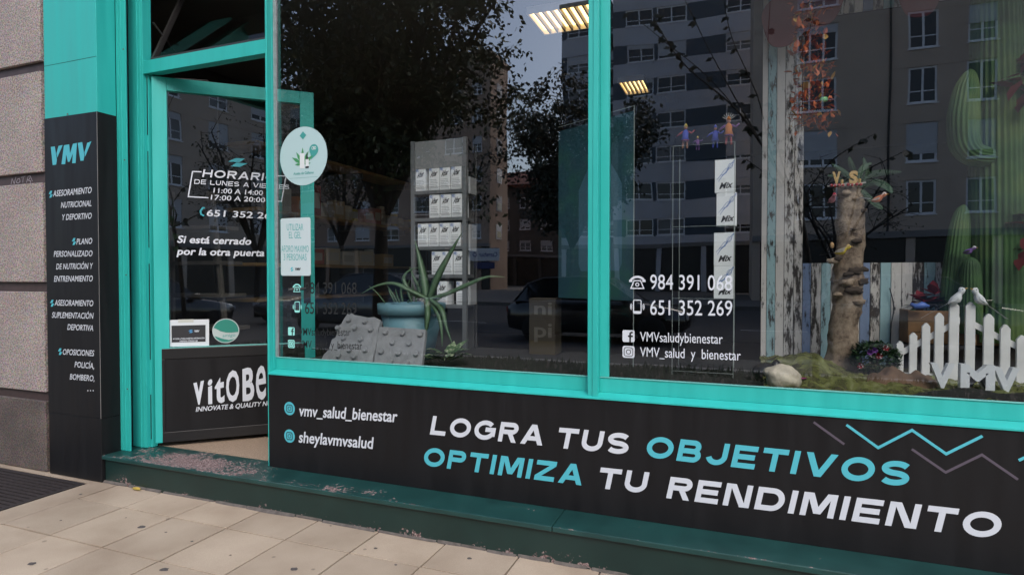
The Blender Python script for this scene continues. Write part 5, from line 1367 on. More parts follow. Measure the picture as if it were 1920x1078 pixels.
MB().ball(at(1545, 187, .58), .020, .012, .014, 12, 8).build('green_gem', mat('gem_green', (.16,.40,.16), .3), t, True)

# --- white picket fence
FY = .72
fen = thing('picket_fence', 'small white picket fence gate with pickets rising to the middle', 'fence', at(1805, 720, FY))
pk = [(1688,639,13.5),(1713,623,14.5),(1737,605,15.5),(1762,586,17),(1790,566,18.5),(1820.5,566,18.5),(1855,588,19.5),(1886,608,19),(1917,628,20),(1948,647,20)]
for u, v, w in pk:
    a = at(u-w/2, v, FY); b = at(u+w/2, v, FY); W = b.x-a.x; H = a.z-PLZ-.001
    MB().prism([(0,0),(W,0),(W,H-W*.55),(W*.68,H-.004),(W*.5,H),(W*.32,H-.004),(0,H-W*.55)], (a.x, FY, PLZ+.001), (1,0,0), (0,0,1), (0,.016,0)).build('picket', WHITE, fen, bevel=.0015)
def rail(p, q, h=.03): 
    a, b = at(*p, FY+.018), at(*q, FY+.018); MB().add([a, b, b+Vector((0,0,-h)), a+Vector((0,0,-h)), a+Vector((0,.014,0)), b+Vector((0,.014,0)), b+Vector((0,.014,-h)), a+Vector((0,.014,-h))], [(0,3,2,1),(4,5,6,7),(0,1,5,4),(2,3,7,6),(1,2,6,5),(0,4,7,3)]).build('rail', WHITE, fen)
rail((1683,660),(1800,595)); rail((1812,595),(1950,665)); rail((1683,698),(1800,702)); rail((1812,702),(1950,708))
DV = bc('dove',(.68,.70,.74))
sD = scale_at(1800, FY-.03)
dv1 = bird((at(1799, 561, FY).x-.012, FY-.02, at(1805, 566, FY).z+.016), R(-12), 34*sD, DV, DV, DV, 'white toy dove on the left middle fence picket, tail to the left', 'white doves on the fence', 1.5, DV, .6)
dv2 = bird((at(1824, 561, FY).x+.014, FY-.02, at(1822, 566, FY).z+.014), R(200), 34*sD, DV, DV, DV, 'white toy dove on the right middle fence picket, tail to the right', 'white doves on the fence', 1.4, DV, .6)
# --- white letters V M V
LY = .40; pl = vplane(LY); LET = mat('letter_white', (.66,.69,.74), .5)
for ch, u0, u1, vb, lb in (('V',1745,1790,728,'white standing letter V left of the letter M'), ('M',1801,1866,731,'white standing letter M in front of the fence'), ('V',1864,1912,737,'white standing letter V right of the letter M')):
    a = pl.px(u0, vb)[0]; b = pl.px(u1, vb)[0]; h = 47*scale_at(1830, LY)
    Z = at((u0+u1)/2, vb, LY).z
    t = thing('standing_letter', lb, 'letter', ((a+b)/2, LY, Z), 'white letters in the window')
    solid(ch, vplane(LY+.001*u0/1000), a, b, max(Z, PLZ+.001), h, .035, .05).build('letter', LET, t)

# --- tulle, cloths, rock, bush
TUL = mat('green_tulle', (.15,.16,.045), .8)
def _tul(m):
    n, l, b = nodes_of(m); tc = n.new('ShaderNodeTexCoord'); no = n.new('ShaderNodeTexNoise'); no.inputs['Scale'].default_value = 11; no.inputs['Detail'].default_value = 7; no.inputs['Distortion'].default_value = 1.2; l.new(tc.outputs['Object'], no.inputs['Vector'])
    r = ramp(n, [(.34,(.050,.040,.018)),(.47,(.11,.115,.035)),(.58,(.17,.185,.05)),(.72,(.26,.28,.13))]); l.new(no.outputs['Fac'], r.inputs[0]); l.new(r.outputs[0], b.inputs['Base Color'])
_tul(TUL)
TUL.node_tree.nodes['Principled BSDF'].inputs['Alpha'].default_value = .72
def drape(name, x0, x1, y0, y1, hf, nx, ny):
    mb = MB(); vs = []; fs = []
    for j in range(ny+1):
        for i in range(nx+1):
            x = x0+(x1-x0)*i/nx; y = y0+(y1-y0)*j/ny; vs.append((x, y, hf(x, y)))
    for j in range(ny):
        for i in range(nx): fs.append((j*(nx+1)+i, j*(nx+1)+i+1, (j+1)*(nx+1)+i+1, (j+1)*(nx+1)+i))
    return mb.add(vs, fs)
xr = lambda u, Y: at(u, 600, Y).x
moundA = at(1515, 660, .62); moundB = at(1450, 690, .45)
def tul_h(x, y):
    h = PLZ+.012+.022*mnoise.noise(Vector((x*7, y*7, 0)))+.018*mnoise.noise(Vector((x*19, y*12, 3)))+.012*mnoise.noise(Vector((x*40+y*30, y*14, 7)))+.007*mnoise.noise(Vector((x*70-y*50, y*60, 9)))
    h += .085*math.exp(-(((x-moundA.x)/.13)**2+((y-.60)/.2)**2)) + .02*math.exp(-(((x-moundB.x)/.10)**2+((y-.75)/.2)**2))
    h += .045*max(0, (y-.2))*min(1, max(0, (xr(1640,.5)-x)*6))
    return max(h, PLZ+.006)
ta = thing('green_tulle', 'crumpled sheer olive green tulle spread over the display floor', 'fabric', (moundA.x, .4, PLZ))
drape('t', xr(1432,.3), 1.9, .10, .98, tul_h, 220, 90).build('sheet', TUL, ta, True)
tb = thing('brown_cloth', 'crumpled brown cloth lying in front of the fence', 'fabric', at(1690, 715, .55))
def br_h(x, y):
    cx = at(1690, 700, .52).x; e = math.exp(-(((x-cx)/.16)**4+((y-.55)/.11)**4))
    return PLZ-.02+e*(.075+.035*mnoise.noise(Vector((x*16, y*16, 1)))+.02*mnoise.noise(Vector((x*35, y*30, 5))))
cxb = at(1690, 700, .52).x
drape('b', cxb-.26, cxb+.26, .38, .72, br_h, 50, 26).build('sheet', mat('brown_fabric', (.13,.075,.045), .9, var=.2), tb, True)
tk = thing('black_cloth', 'black cloth heaped along the window sill under the white letters', 'fabric', at(1860, 745, .2))
def bk_h(x, y):
    c = at(1850, 745, .2).x; e = math.exp(-(((x-c)/.26)**4+((y-.19)/.07)**4))
    return PLZ-.02+e*(.072+.018*mnoise.noise(Vector((x*9, y*12, 2))))
ck = at(1850, 745, .2).x
drape('k', ck-.36, ck+.42, .09, .30, bk_h, 50, 16).build('sheet', mat('black_fabric', (.012,.011,.012), .95), tk, True)
rk = random.Random(8)
c = at(1468, 715, .26); t = thing('rough_stone', 'rough cream coloured stone lying at the window sill', 'stone', (c.x, .26, PLZ))
mb = MB(); s = scale_at(1468, .26); n, m = 26, 16
for i in range(m+1):
    ph_ = math.pi*i/m
    for j in range(n):
        g = 2*math.pi*j/n; d = Vector((math.sin(ph_)*math.cos(g), math.sin(ph_)*math.sin(g), -math.cos(ph_)))
        q = 1+.22*mnoise.noise(d*1.6+Vector((3,1,0)))+.10*mnoise.noise(d*4.5)+.05*mnoise.noise(d*10)
        p = Vector((d.x*33*s*q-(4*s*d.z if d.z > 0 else 0), d.y*26*s*q, d.z*24*s*q)); mb.v.append(Vector((c.x, .26, PLZ+.046))+p)
for i in range(m):
    for j in range(n): mb.f.append([i*n+j, i*n+(j+1) % n, (i+1)*n+(j+1) % n, (i+1)*n+j]); mb.mi.append(0)
STN = mat('cream_stone', (.55,.49,.40), .9, var=.3, vscale=22, bump=.8, bscale=45); mb.build('stone', STN, t, True)
t = thing('black_pouch', 'black shiny pouch lying left of the cream stone', 'pouch', at(1440, 698, .40))
MB().ball(at(1436, 697, .42), .062, .05, .042, 16, 10, .06, rk).ball(at(1455, 688, .42), .022, .03, .036, 12, 8, .05, rk).build('pouch', mat('black_plastic', (.012,.012,.013), .35), t, True)
t = thing('pink_flower', 'tiny pink flower head beside the cream stone', 'flower', at(1507, 715, .30))
for k in range(8):
    g = k*math.pi/4; mb = MB(); leafy(mb, at(1506, 711, .30), (math.cos(g), math.sin(g), .5), .018, .012); mb.build('petal', mat('magenta_petal', (.45,.05,.25), .6), t, True)
bu = thing('flowering_bush', 'small dense dark green bush with red and purple flowers beside the trunk', 'plant', at(1640, 705, .70))
cB = at(1640, 672, .70); mb = MB(); sb = scale_at(1640, .70)
for k in range(1500):
    g = rk.uniform(0, 6.28); ph_ = math.acos(rk.uniform(-1, 1)); r = rk.uniform(.5, 1)**.5
    p = cB+Vector((43*sb*r*math.sin(ph_)*math.cos(g), 34*sb*r*math.sin(ph_)*math.sin(g), 33*sb*r*math.cos(ph_)))
    if p.z < PLZ+.01: continue
    leafy(mb, p, (rk.uniform(-1,1), rk.uniform(-1,.3), rk.uniform(-.3,1)), rk.uniform(.014,.026), rk.uniform(.010,.016))
tag(mb.build('leaves', mat('bush_green', (.022,.060,.018), .5), bu), kind='stuff')
RED = mat('flower_red', (.32,.012,.03), .5); PUR = mat('flower_purple', (.20,.06,.33), .6); WSP = mat('flower_speck', (.7,.6,.62), .6)
for u, v, m in ((1613,685,RED),(1648,667,RED),(1661,652,RED),(1631,660,PUR),(1640,656,PUR)):
    c = at(u, v, .70-38*sb); f = MB()
    for k in range(14):
        g = k*2.4; leafy(f, c, (math.cos(g), -.5-.4*(k % 3), math.sin(g)), .018, .014)
    f.build('flower', m, bu, True)
    if m is RED:
        s_ = MB()
        for k in range(5): s_.ball(c+Vector((rk.uniform(-.012,.012), -.014, rk.uniform(-.012,.012))), .0022, n=6, m=4)
        s_.build('stamens', WSP, bu)
t = thing('black_cable', 'thin black cable hanging down the boards right of the trunk', 'cable', at(1675, 640, 1.06))
MB().tube(smooth_path([at(1668,540,1.06),at(1676,575,1.06),at(1671,610,1.06),at(1669,645,1.06)], 14), .003, 6).build('cable', INK, t)

# ================================================================== STICKERS AND NOTICES
sp = vplane(GY-.003)
def centre_text(mb, pl, text, u, v, w_px, cap, **k): put_text(mb, pl, text, (u-w_px/2, v), (u+w_px/2, v+w_px*.004), cap, **k)
MINT = mat('pale_mint', (.40,.56,.58), .5); GRN = mat('leaf_print_green', (.05,.26,.10), .5); TL = mat('teal_print', (.05,.30,.28), .5)
cx, cy = sp.px(568.5, 293); rS = (sp.px(568.5, 238)[1]-sp.px(568.5, 348)[1])/2
t = thing('round_sticker', 'round pale mint sticker with green leaf and bottle on the window glass', 'sticker', sp.pt(cx, cy, 0))
MB().prism(disc_pts(0, 0, rS, 48), sp.pt(cx, cy, 0), sp.r, sp.u, (0,.0015,0)).build('disc', MINT, t)
L = lambda x, y: (cx+x*rS, cy+y*rS)
mb = MB()
for a, l_ in ((90,.50),(122,.45),(150,.46),(178,.30),(60,.45),(32,.46),(4,.30)):
    d = Vector((math.cos(R(a)), math.sin(R(a)))); s = Vector((-d.y, d.x)); o_ = Vector((-.02, -.28))
    pts = [o_+d*l_*x*1.15+s*y*l_ for x, y in ((.12,0),(.35,.10),(.6,.13),(1,0),(.6,-.13),(.35,-.10))]
    poly_on(mb, sp, [L(p.x, p.y) for p in pts], .0008+a*.000001)
mb.build('leaf_print', GRN, t)
mb = MB(); poly_on(mb, sp, [L(x, y) for x, y in ((-.0,.84),(.14,.70),(0,.56),(-.14,.70))], .0008)
mb.build('diamond_print', TL, t); mb = MB(); poly_on(mb, sp, disc_pts(*L(.45,.18), rS*.19, 20), .0008); poly_on(mb, sp, [L(.30,.10),L(.42,.0),L(.58,.03),L(.34,-.14)], .0007)
mb.build('logo_print', TL, t); mb = Ink()
put_text(mb, sp, 'Aceite de Cáñamo', L(-.42,-.62), L(.44,-.62), rS*.085, raw=True, bold=.02)
poly_on(mb, sp, [L(-.6,-.74),L(.6,-.74),L(.6,-.732),L(-.6,-.732)], .0008); mb.build('lettering', TL, t)
mb = MB(); poly_on(mb, sp, [L(-.14,-.42),L(.06,-.42),L(.06,.10),L(-.14,.10)], .0012); poly_on(mb, sp, [L(.10,-.42),L(.24,-.42),L(.24,-.12),L(.10,-.12)], .0012); put_text(mb, sp, 'CBD', L(.36,.19), L(.55,.19), rS*.10, raw=True, lift=.0012, bold=.02); mb.build('bottle_print', PAPER, t)
mb = MB(); poly_on(mb, sp, [L(.12,-.12),L(.22,-.12),L(.20,-.02),L(.18,.10),L(.15,.10),L(.13,-.02)], .0014); poly_on(mb, sp, [L(.10,-.42),L(.24,-.42),L(.24,-.36),L(.10,-.36)], .0015); mb.build('cap_print', INK, t)
pts = [sp.px(526,410), sp.px(582,408), sp.px(583,516), sp.px(527,517)]
x0, x1, y0, y1 = pts[0][0], pts[1][0], pts[3][1], pts[0][1]
t = thing('notice_sheet', 'white notice asking to use gel and naming maximum occupancy of three people', 'notice', sp.pt((x0+x1)/2, (y0+y1)/2, 0))
MB().prism(rrect((x0+x1)/2, (y0+y1)/2, x1-x0, y1-y0, .012), sp.pt(0, 0, 0), sp.r, sp.u, (0,.001,0)).build('sheet', mat('notice_paper', (.50,.60,.63), .5), t)
mb = Ink(); cap = 12*scale_at(555, GY)
for tx, v, w in (('UTILIZAR',432,31),('EL GEL',447,23),('AFORO MAXIMO',472.5,51),('3 PERSONAS',488,43)): centre_text(mb, sp, tx, 553.5, v, w, cap, bold=.0)
mb.build('lettering', mat('soft_teal_print', (.09,.38,.38), .5), t)
mb = MB(); bolt_icon(mb, sp, *sp.px(547.5, 505), .022, .024); mb.build('emblem', VIN_T, t)
mb = MB(); centre_text(mb, sp, 'VMV', 558.5, 507, 11, cap*.4, bold=.04, shear=.15); mb.build('lettering', INK, t)

dq = Plane(DH+DN*.004, DD, UP, DN)
def dquad(a, b, c, d): return [dq.px(*p) for p in (a, b, c, d)]
pts = dquad((312,600),(392,598.5),(392,648),(313,650))
t = thing('paper_notice', 'white sheet with a black card taped at the bottom of the door glass', 'notice', dq.pt(*pts[3]))
MB().prism(pts, dq.o, dq.r, dq.u, -DN*.001).build('sheet', mat('sheet_white', (.60,.64,.68), .6), t)
mb = MB(); poly_on(mb, dq, dquad((321.5,610.5),(385.5,609),(385.5,640.5),(322,642)), .0008); mb.build('card', INK, t)
mb = MB(); x, y = dq.px(358, 621); bolt_icon(mb, dq, x, y, .030, .020, .0014); mb.build('emblem', mat('sky_blue_print', (.06,.25,.50), .5), t)
mb = Ink()
put_text(mb, dq, 'VMV', (364,622.5), (374,622.3), .012, shear=.15, bold=.05, lift=.0014)
put_text(mb, dq, 'ACCEDE A TODA NUESTRA INFORMACIÓN', (324,636.5), (383.5,634.8), .0085, bold=.03, lift=.0014)
put_text(mb, dq, 'DESDE EL CÓDIGO QR', (337,640.6), (371,639.8), .0085, bold=.03, lift=.0014)
mb.build('lettering', VIN_W, t)
mb = MB(); poly_on(mb, dq, dquad((334,599),(363,598.2),(363,604),(334,605)), .0009); mb.build('tape', mat('tape', (.50,.52,.48), .4), t)
c = dq.px(423.5, 620); rx = (dq.px(449,620)[0]-dq.px(398.5,620)[0])/2; ry = (dq.px(423,597)[1]-dq.px(423,643)[1])/2; rr_ = (rx+ry)/2
t = thing('round_sticker', 'round green and white sticker low on the door glass', 'sticker', dq.pt(*c))
MB().prism(disc_pts(0, 0, rr_, 40), dq.pt(*c), dq.r, dq.u, -DN*.001).build('disc', mat('sticker_grey', (.42,.50,.50), .5), t)
mb = MB(); pts = [(c[0]+rr_*.93*math.cos(R(a)), c[1]+rr_*.93*math.sin(R(a))) for a in range(-8, 172, 9)]+[(c[0]+rr_*x, c[1]+rr_*y) for x, y in ((-.75,.20),(-.4,-.02),(0,-.14),(.4,-.17))]
poly_on(mb, dq, pts, .0008); pts = [(c[0]+rr_*.93*math.cos(R(a)), c[1]+rr_*.93*math.sin(R(a))) for a in range(205, 318, 9)]+[(c[0]+rr_*x, c[1]+rr_*y) for x, y in ((.2,-.76),(-.3,-.62))]
poly_on(mb, dq, pts, .0008); mb.build('green_print', mat('sticker_green', (.02,.22,.17), .5), t)
mb = MB(); put_text(mb, dq, 'amigo', (c[0]-rr_*.25,c[1]-rr_*.52), (c[0]+rr_*.70,c[1]-rr_*.48), rr_*.26, raw=True, lift=.001); mb.build('lettering', TL, t)
t = thing('fallen_leaf', 'small yellow fallen leaf on the pavement against the green step', 'leaf', atz(258, 914, 0))
mb = MB(); c = atz(258, 914.5, .006); leafy(mb, c-Vector((.035,0,0)), (1,-.25,.02), .085, .035, .02); mb.build('blade', mat('yellow_leaf', (.50,.36,.07), .6), t)

# ================================================================== ACROSS THE STREET (seen mirrored in the panes)
def mir(u, v, Yv):                  # a point whose mirror image in the shop glass lies on that sight line at depth Yv
    p = at(u, v, Yv); return Vector((p.x, 2*GY-p.y, p.z))
PANE_L = mat('far_curtain', (.16,.165,.17), .5); PANE_D = mat('far_pane', (.015,.017,.020), .12); SHUT = mat('far_shutter', (.48,.48,.50), .7); FRW = mat('far_frame', (.75,.75,.77), .6)
SHOPD = mat('far_shop_dark', (.012,.012,.013), .35)
def make_window(par, c, w, h, yf, shut, mull, pm):
    x, z = c
    f = MB(); fw = .10
    for a in ((-w/2, w/2, 0, fw), (-w/2, w/2, h-fw, h), (-w/2, -w/2+fw, fw, h-fw), (w/2-fw, w/2, fw, h-fw)): f.box(x+a[0], x+a[1], yf-.14, yf-.07, z+a[2], z+a[3])
    for k in range(1, mull): 
        xx = x-w/2+w*k/mull; f.box(xx-.05, xx+.05, yf-.135, yf-.075, z+fw, z+h-fw)
    f.box(x-w/2+fw, x+w/2-fw, yf-.13, yf-.08, z+h*.32, z+h*.32+.05)
    o = f.build('window', FRW, par, loc=(x, yf, z))
    MB().box(x-w/2+.03, x+w/2-.03, yf-.115, yf-.105, z+.03, z+h-.03).build('pane', pm, o, loc=(x, yf, z))
    if shut: MB().box(x-w/2+.01, x+w/2-.01, yf-.066, yf-.05, z+h*(1-shut), z+h-.01).build('shutter', SHUT, o, loc=(x, yf, z))
    MB().box(x-w/2-.05, x+w/2+.05, yf-.145, yf+.05, z-.06, z-.004).build('sill', FRW, o, loc=(x, yf, z))
    return o
def dup_window(o, par, c):
    n = inst(o, 'window', par, c)
    for ch in o.children: k = inst(ch, ch.name.split('.')[0], n, c)
    return n
def block(name, label, x0, x1, yf, sills, wins, wh, skin, pier, top, base_h, deep=12, mull=2, roof=None, seed=1):
    b = thing(name, label, 'building', ((x0+x1)/2, yf-deep/2, -.12))
    MB().box(x0, x1, yf-deep, yf-.25, -.12, top).build('core', skin, b)
    sk = MB(); z = base_h
    for s in sills:
        if s > z: sk.box(x0, x1, yf-.249, yf, z, s-.061)
        z = s+wh
    sk.box(x0, x1, yf-.249, yf, z, top); sk.build('wall', skin, b)
    rng = random.Random(seed); variants = {}
    xs = [x0]+[q for w in wins for q in w]+[x1]
    for s in sills:
        for k in range(0, len(xs), 2):
            if xs[k+1]-xs[k] > .02: MB().box(xs[k], xs[k+1], yf-.248, yf-.012, s-.06, s+wh-.001).build('pier', pier, b)
        for (a, c) in wins:
            w = round(c-a, 3); sh = rng.choice((0, 0, .25, .5, .8)); pm = rng.choice((PANE_D, PANE_D, PANE_L)); key = (w, sh, pm.name)
            if key not in variants: variants[key] = make_window(b, ((a+c)/2, s), w, wh, yf, sh, 3 if w > 1.8 and mull == 3 else 2, pm)
            else: dup_window(variants[key], b, ((a+c)/2, yf, s))
    MB().box(x0+.1, x1-.1, yf-.249, yf-.15, -.11, base_h-.35).build('shop_windows', SHOPD, b)
    x = x0
    while x < x1-.3: MB().box(x, x+.4, yf-.149, yf-.02, -.11, base_h-.36).build('shop_pier', skin, b); x += 3.6
    MB().box(x0, x1, yf-.249, yf+.12, base_h-.345, base_h-.005).build('shop_band', mat('far_band', (.20,.19,.185), .8), b)
    MB().box(x0-.2, x1+.2, yf-deep-.2, yf+.35, top+.002, top+.35).build('cornice', pier if roof is None else roof, b)
    return b
# grey and blue block, parallel to the shop
yb_ = 2*GY-47.6; X0, X1 = mir(1150, 300, 47.6).x, mir(1428, 300, 47.6).x
GREYB = mat('far_grey', (.50,.50,.54), .8, var=.08, vscale=.4); BLUEB = mat('far_blue', (.052,.078,.108), .7)
wn_ = [(X1-2.65,X1-.45),(X1-8.0,X1-5.75),(X1-10.5,X1-8.3)]
block('apartment_block', 'grey apartment block with dark blue bays across the street', X0, X1, yb_, [4.7+2.87*k for k in range(8)], sorted(wn_), 1.35, GREYB, BLUEB, 28.5, 4.0, seed=4)
XL = mir(1050, 300, 47.6).x
block('apartment_block', 'lower wing of the grey and blue apartment block', XL, X0-.6, yb_-.8, [4.7+2.87*k for k in range(7)], [(XL+.5,XL+2.6),(XL+3.2,XL+5.0)], 1.35, GREYB, BLUEB, 24.6, 4.0, seed=9)
# brown block, nearer, right
yc_ = 2*GY-32.6; XC = mir(1412, 300, 32.6).x
BRNB = mat('far_brown', (.46,.37,.30), .85, var=.10, vscale=.5)
xw = [mir(u, 300, 32.6).x for u in (1493, 1570, 1698, 1756, 1814, 1872)]
wc = [(xw[0],xw[1]),(xw[2],xw[3]),(xw[4],xw[5])]+[(xw[5]+2.3+k*3.4, xw[5]+3.8+k*3.4) for k in range(6)]
bc_ = block('apartment_block', 'brown apartment block with white framed windows across the street', XC, wc[-1][1]+2, yc_, [4.28+2.77*k for k in range(6)], wc, 1.85, BRNB, BRNB, 21.5, 3.45, mull=3, seed=2)
px_ = mir(1665, 300, 32.6).x; MB().tube([(px_, yc_+.06, 3.4), (px_, yc_+.06, 21.4)], .05, 8).build('drain_pipe', mat('pipe_dark', (.03,.028,.027), .6), bc_)
# brown block far left
ya_ = 2*GY-50.5; XA0, XA1 = mir(560, 300, 50.5).x, mir(918, 300, 50.5).x
RBR = mat('far_red_brown', (.36,.255,.195), .85, var=.1, vscale=.4)
wa = []; x = XA1-.9
for k in range(9): wa.append((x-(1.0 if k == 0 else 1.9), x)); x -= (2.0 if k == 0 else 3.6)
ba_ = block('apartment_block', 'red brown apartment block far left across the street', XA0, XA1, ya_, [4.9+2.8*k for k in range(6)], sorted(wa), 1.5, RBR, RBR, 22.6, 4.4, deep=4.6, seed=6)
for k in range(6):
    MB().box(XA1, XA1+.05, ya_-2.9, ya_-1.6, 4.9+2.8*k, 6.4+2.8*k).build('side_window', SHUT if k % 2 else FRW, ba_)
    MB().box(XA1+.051, XA1+.06, ya_-2.75, ya_-1.75, 5.05+2.8*k, 5.7+2.8*k).build('side_pane', PANE_D, ba_)
sg = thing('shop_sign', 'white supermarket sign with blue lettering over the far shops', 'sign', mir(908, 480, 50.4))
a, b = mir(880, 467, 50.38), mir(937, 491, 50.38)
ys = ya_+.13
MB().box(min(a.x,b.x), max(a.x,b.x), ys, ys+.12, b.z, a.z).build('board', mat('sign_white', (.62,.62,.64), .5), sg)
bp_ = Plane((max(a.x,b.x), ys+.12, b.z), (-1,0,0), (0,0,1), (0,1,0)); W = abs(b.x-a.x); H = a.z-b.z
mb = MB(); put_text(mb, bp_, 'Carrefour', (W*.06,H*.34), (W*.66,H*.34), H*.34, raw=True, bold=.02, lift=.01)
for s in (-1, 1): mb.prism([(0,.0),(s*.16*H,.2*H),(s*.28*H,.2*H),(s*.10*H,0),(s*.28*H,-.2*H),(s*.16*H,-.2*H)], bp_.pt(W*.80+(-s*.22*H), H*.5, .01), bp_.r, bp_.u, bp_.n*.01)
mb.build('lettering', mat('sign_blue', (.02,.04,.22), .5), sg)
MB().box(min(a.x,b.x)+.5, max(a.x,b.x)-.5, ys-.02, ys+.1, b.z-.75, b.z-.12).build('lower_board', mat('sign_navy', (.02,.03,.12), .5), sg)
# lower houses in the gap
yl_ = 2*GY-72; 
hs_ = block('terrace_house', 'low red roofed houses in the gap between the tall blocks', mir(870, 300, 72).x, mir(1120, 300, 72).x, yl_, [4.5, 7.4, 10.3], [(mir(u, 300, 72).x, mir(u+22, 300, 72).x) for u in range(890, 1100, 42)], 1.4, mat('far_dark_render', (.10,.085,.075), .9, var=.15, vscale=.5), mat('far_dark_render', (.1,.085,.075)), 13.0, 4.0, seed=3, roof=mat('roof_tile', (.17,.06,.04), .85))
rf = MB(); xa, xb = mir(866, 300, 72).x, mir(1124, 300, 72).x
rf.add([(xa,yl_+.6,13.36),(xb,yl_+.6,13.36),(xb,yl_-6,16.2),(xa,yl_-6,16.2),(xb,yl_-12.5,13.36),(xa,yl_-12.5,13.36)], [(0,1,2,3),(3,2,4,5),(0,3,5),(1,4,2)]).build('roof', mat('roof_tile', (.17,.06,.04), .85), hs_)
# row continuing to the far left and a closing row
block('apartment_block', 'pale apartment block at the far left end of the street', XA0-34, XA0-1.5, ya_+6, [4.9+2.8*k for k in range(6)], [(XA0-33+k*3.6, XA0-31.2+k*3.6) for k in range(8)], 1.5, mat('far_pale', (.26,.23,.20), .85), mat('far_pale', (.26,.23,.2)), 22.0, 4.4, seed=12)

# ------------------------------------------------------------------ trees
BARKD = mat('street_bark', (.030,.025,.021), .9, bump=.6, bscale=12)
def tree(label, base, crown, radii, nleaf, leaf, col_, seed, lean=(0, 0), thick=.16, nb=7, droop=.2, shell=.35):
    rng = random.Random(seed); base = Vector(base); crown = Vector(crown)
    t = thing('street_tree', label, 'tree', base, 'street trees')
    mb = MB(); fork = base+(crown-base)*.42+Vector((lean[0], lean[1], 0))
    mb.tube(smooth_path([base-Vector((0,0,.05)), base+(fork-base)*.5+Vector((rng.uniform(-.1,.1),rng.uniform(-.1,.1),0)), fork], 8), [thick*(1-.4*i/8) for i in range(9)], 10)
    tips = []
    for k in range(nb):
        g = 2*math.pi*k/nb+rng.uniform(-.4,.4); e = rng.uniform(-.1, .85)
        tip = crown+Vector((math.cos(g)*radii[0]*.8*math.cos(e), math.sin(g)*radii[1]*.8*math.cos(e), radii[2]*.75*math.sin(e)))
        P = smooth_path([fork, fork.lerp(tip, .4)+Vector((rng.uniform(-.2,.2),rng.uniform(-.2,.2),.25)), tip], 10)
        mb.tube(P, [thick*.5*(1-.85*i/10)+.008 for i in range(11)], 7); tips += P[4:]
        for q in range(9):
            s = P[rng.randint(3, 10)]; d = Vector((rng.uniform(-1,1),rng.uniform(-1,1),rng.uniform(-.3,.8))).normalized()*radii[0]*rng.uniform(.25,.5)
            P2 = smooth_path([s, s+d*.5+Vector((0,0,.1)), s+d], 5); mb.tube(P2, [.018,.015,.012,.009,.007,.004], 5); tips += P2[2:]
            for w in range(3):
                s2 = P2[rng.randint(2,5)]; d2 = Vector((rng.uniform(-1,1),rng.uniform(-1,1),rng.uniform(-.6,.5))).normalized()*radii[0]*.2
                mb.tube([s2, s2+d2*.6, s2+d2], [.008,.006,.003], 4); tips += [s2+d2*.5, s2+d2]
    mb.build('trunk', BARKD, t, True)
    lf = MB()
    for k in range(nleaf):
        c = rng.choice(tips)+Vector((rng.gauss(0,1),rng.gauss(0,1),rng.gauss(0,1)))*radii[0]*.055
        d = Vector((rng.uniform(-1,1),rng.uniform(-1,1),rng.uniform(-1,.35)-droop)).normalized(); s = d.cross(Vector((rng.uniform(-1,1),rng.uniform(-1,1),rng.uniform(-1,1)))).normalized()
        L = leaf*rng.uniform(.65,1.2); W = L*.27
        lf.add([c, c+d*L*.45+s*W, c+d*L, c+d*L*.45-s*W], [(0,1,2,3)])
    lf.build('crown', col_, t)
    return t
LEAFD = mat('tree_leaf', (.030,.048,.018), .6, var=.3, vscale=1.2); LEAFB = mat('tree_leaf_brown', (.055,.048,.020), .6, var=.4, vscale=1.0); LEAFS = mat('tree_leaf_small', (.022,.032,.018), .6)
def foot(u, Yv, z=-.15): p = mir(u, 517, Yv); return Vector((p.x, p.y, z))
f1 = foot(712, 5.1); c1 = mir(722, 50, 5.1); tree('large dense street tree on the verge left of the viewer', f1, (c1.x, c1.y, c1.z+.1), (2.45, 1.7, 2.15), 44000, .10, LEAFD, 5, thick=.15, nb=13)
f2 = foot(1065, 17, ROADZ); c2 = mir(1085, 270, 17); tree('rounded street tree in the middle of the avenue', f2, c2, (2.6, 2.4, 3.0), 17000, .17, LEAFS, 12, thick=.12, nb=13)
f3 = foot(640, 15, ROADZ); c3 = mir(640, 270, 15); tree('half bare brown leaved street tree further left', f3, c3, (2.6, 2.2, 2.6), 2200, .13, LEAFB, 23, thick=.13, nb=8)
f4 = foot(850, 24, -.12); c4 = mir(850, 330, 24); tree('small autumn street tree near the far shops', f4, c4, (2.4, 2.2, 2.6), 2600, .14, LEAFB, 31, thick=.11, nb=8)
f5 = foot(1570, 20, -.3); c5 = mir(1570, 400, 20); tree('nearly leafless street tree before the brown block', f5, c5, (2.6, 2.4, 2.6), 500, .12, LEAFB, 44, thick=.10, nb=9)
tree('street tree right of the viewer before the brown block', (9.5, -14.5, ROADZ), (9.6, -14.5, 5.2), (2.8, 2.4, 2.4), 2200, .13, LEAFB, 51, thick=.13, nb=8)
tree('bare street tree far right', (15.5, -15, ROADZ), (15.5, -15, 5.0), (2.6, 2.4, 2.4), 900, .13, LEAFB, 57, thick=.13, nb=8)
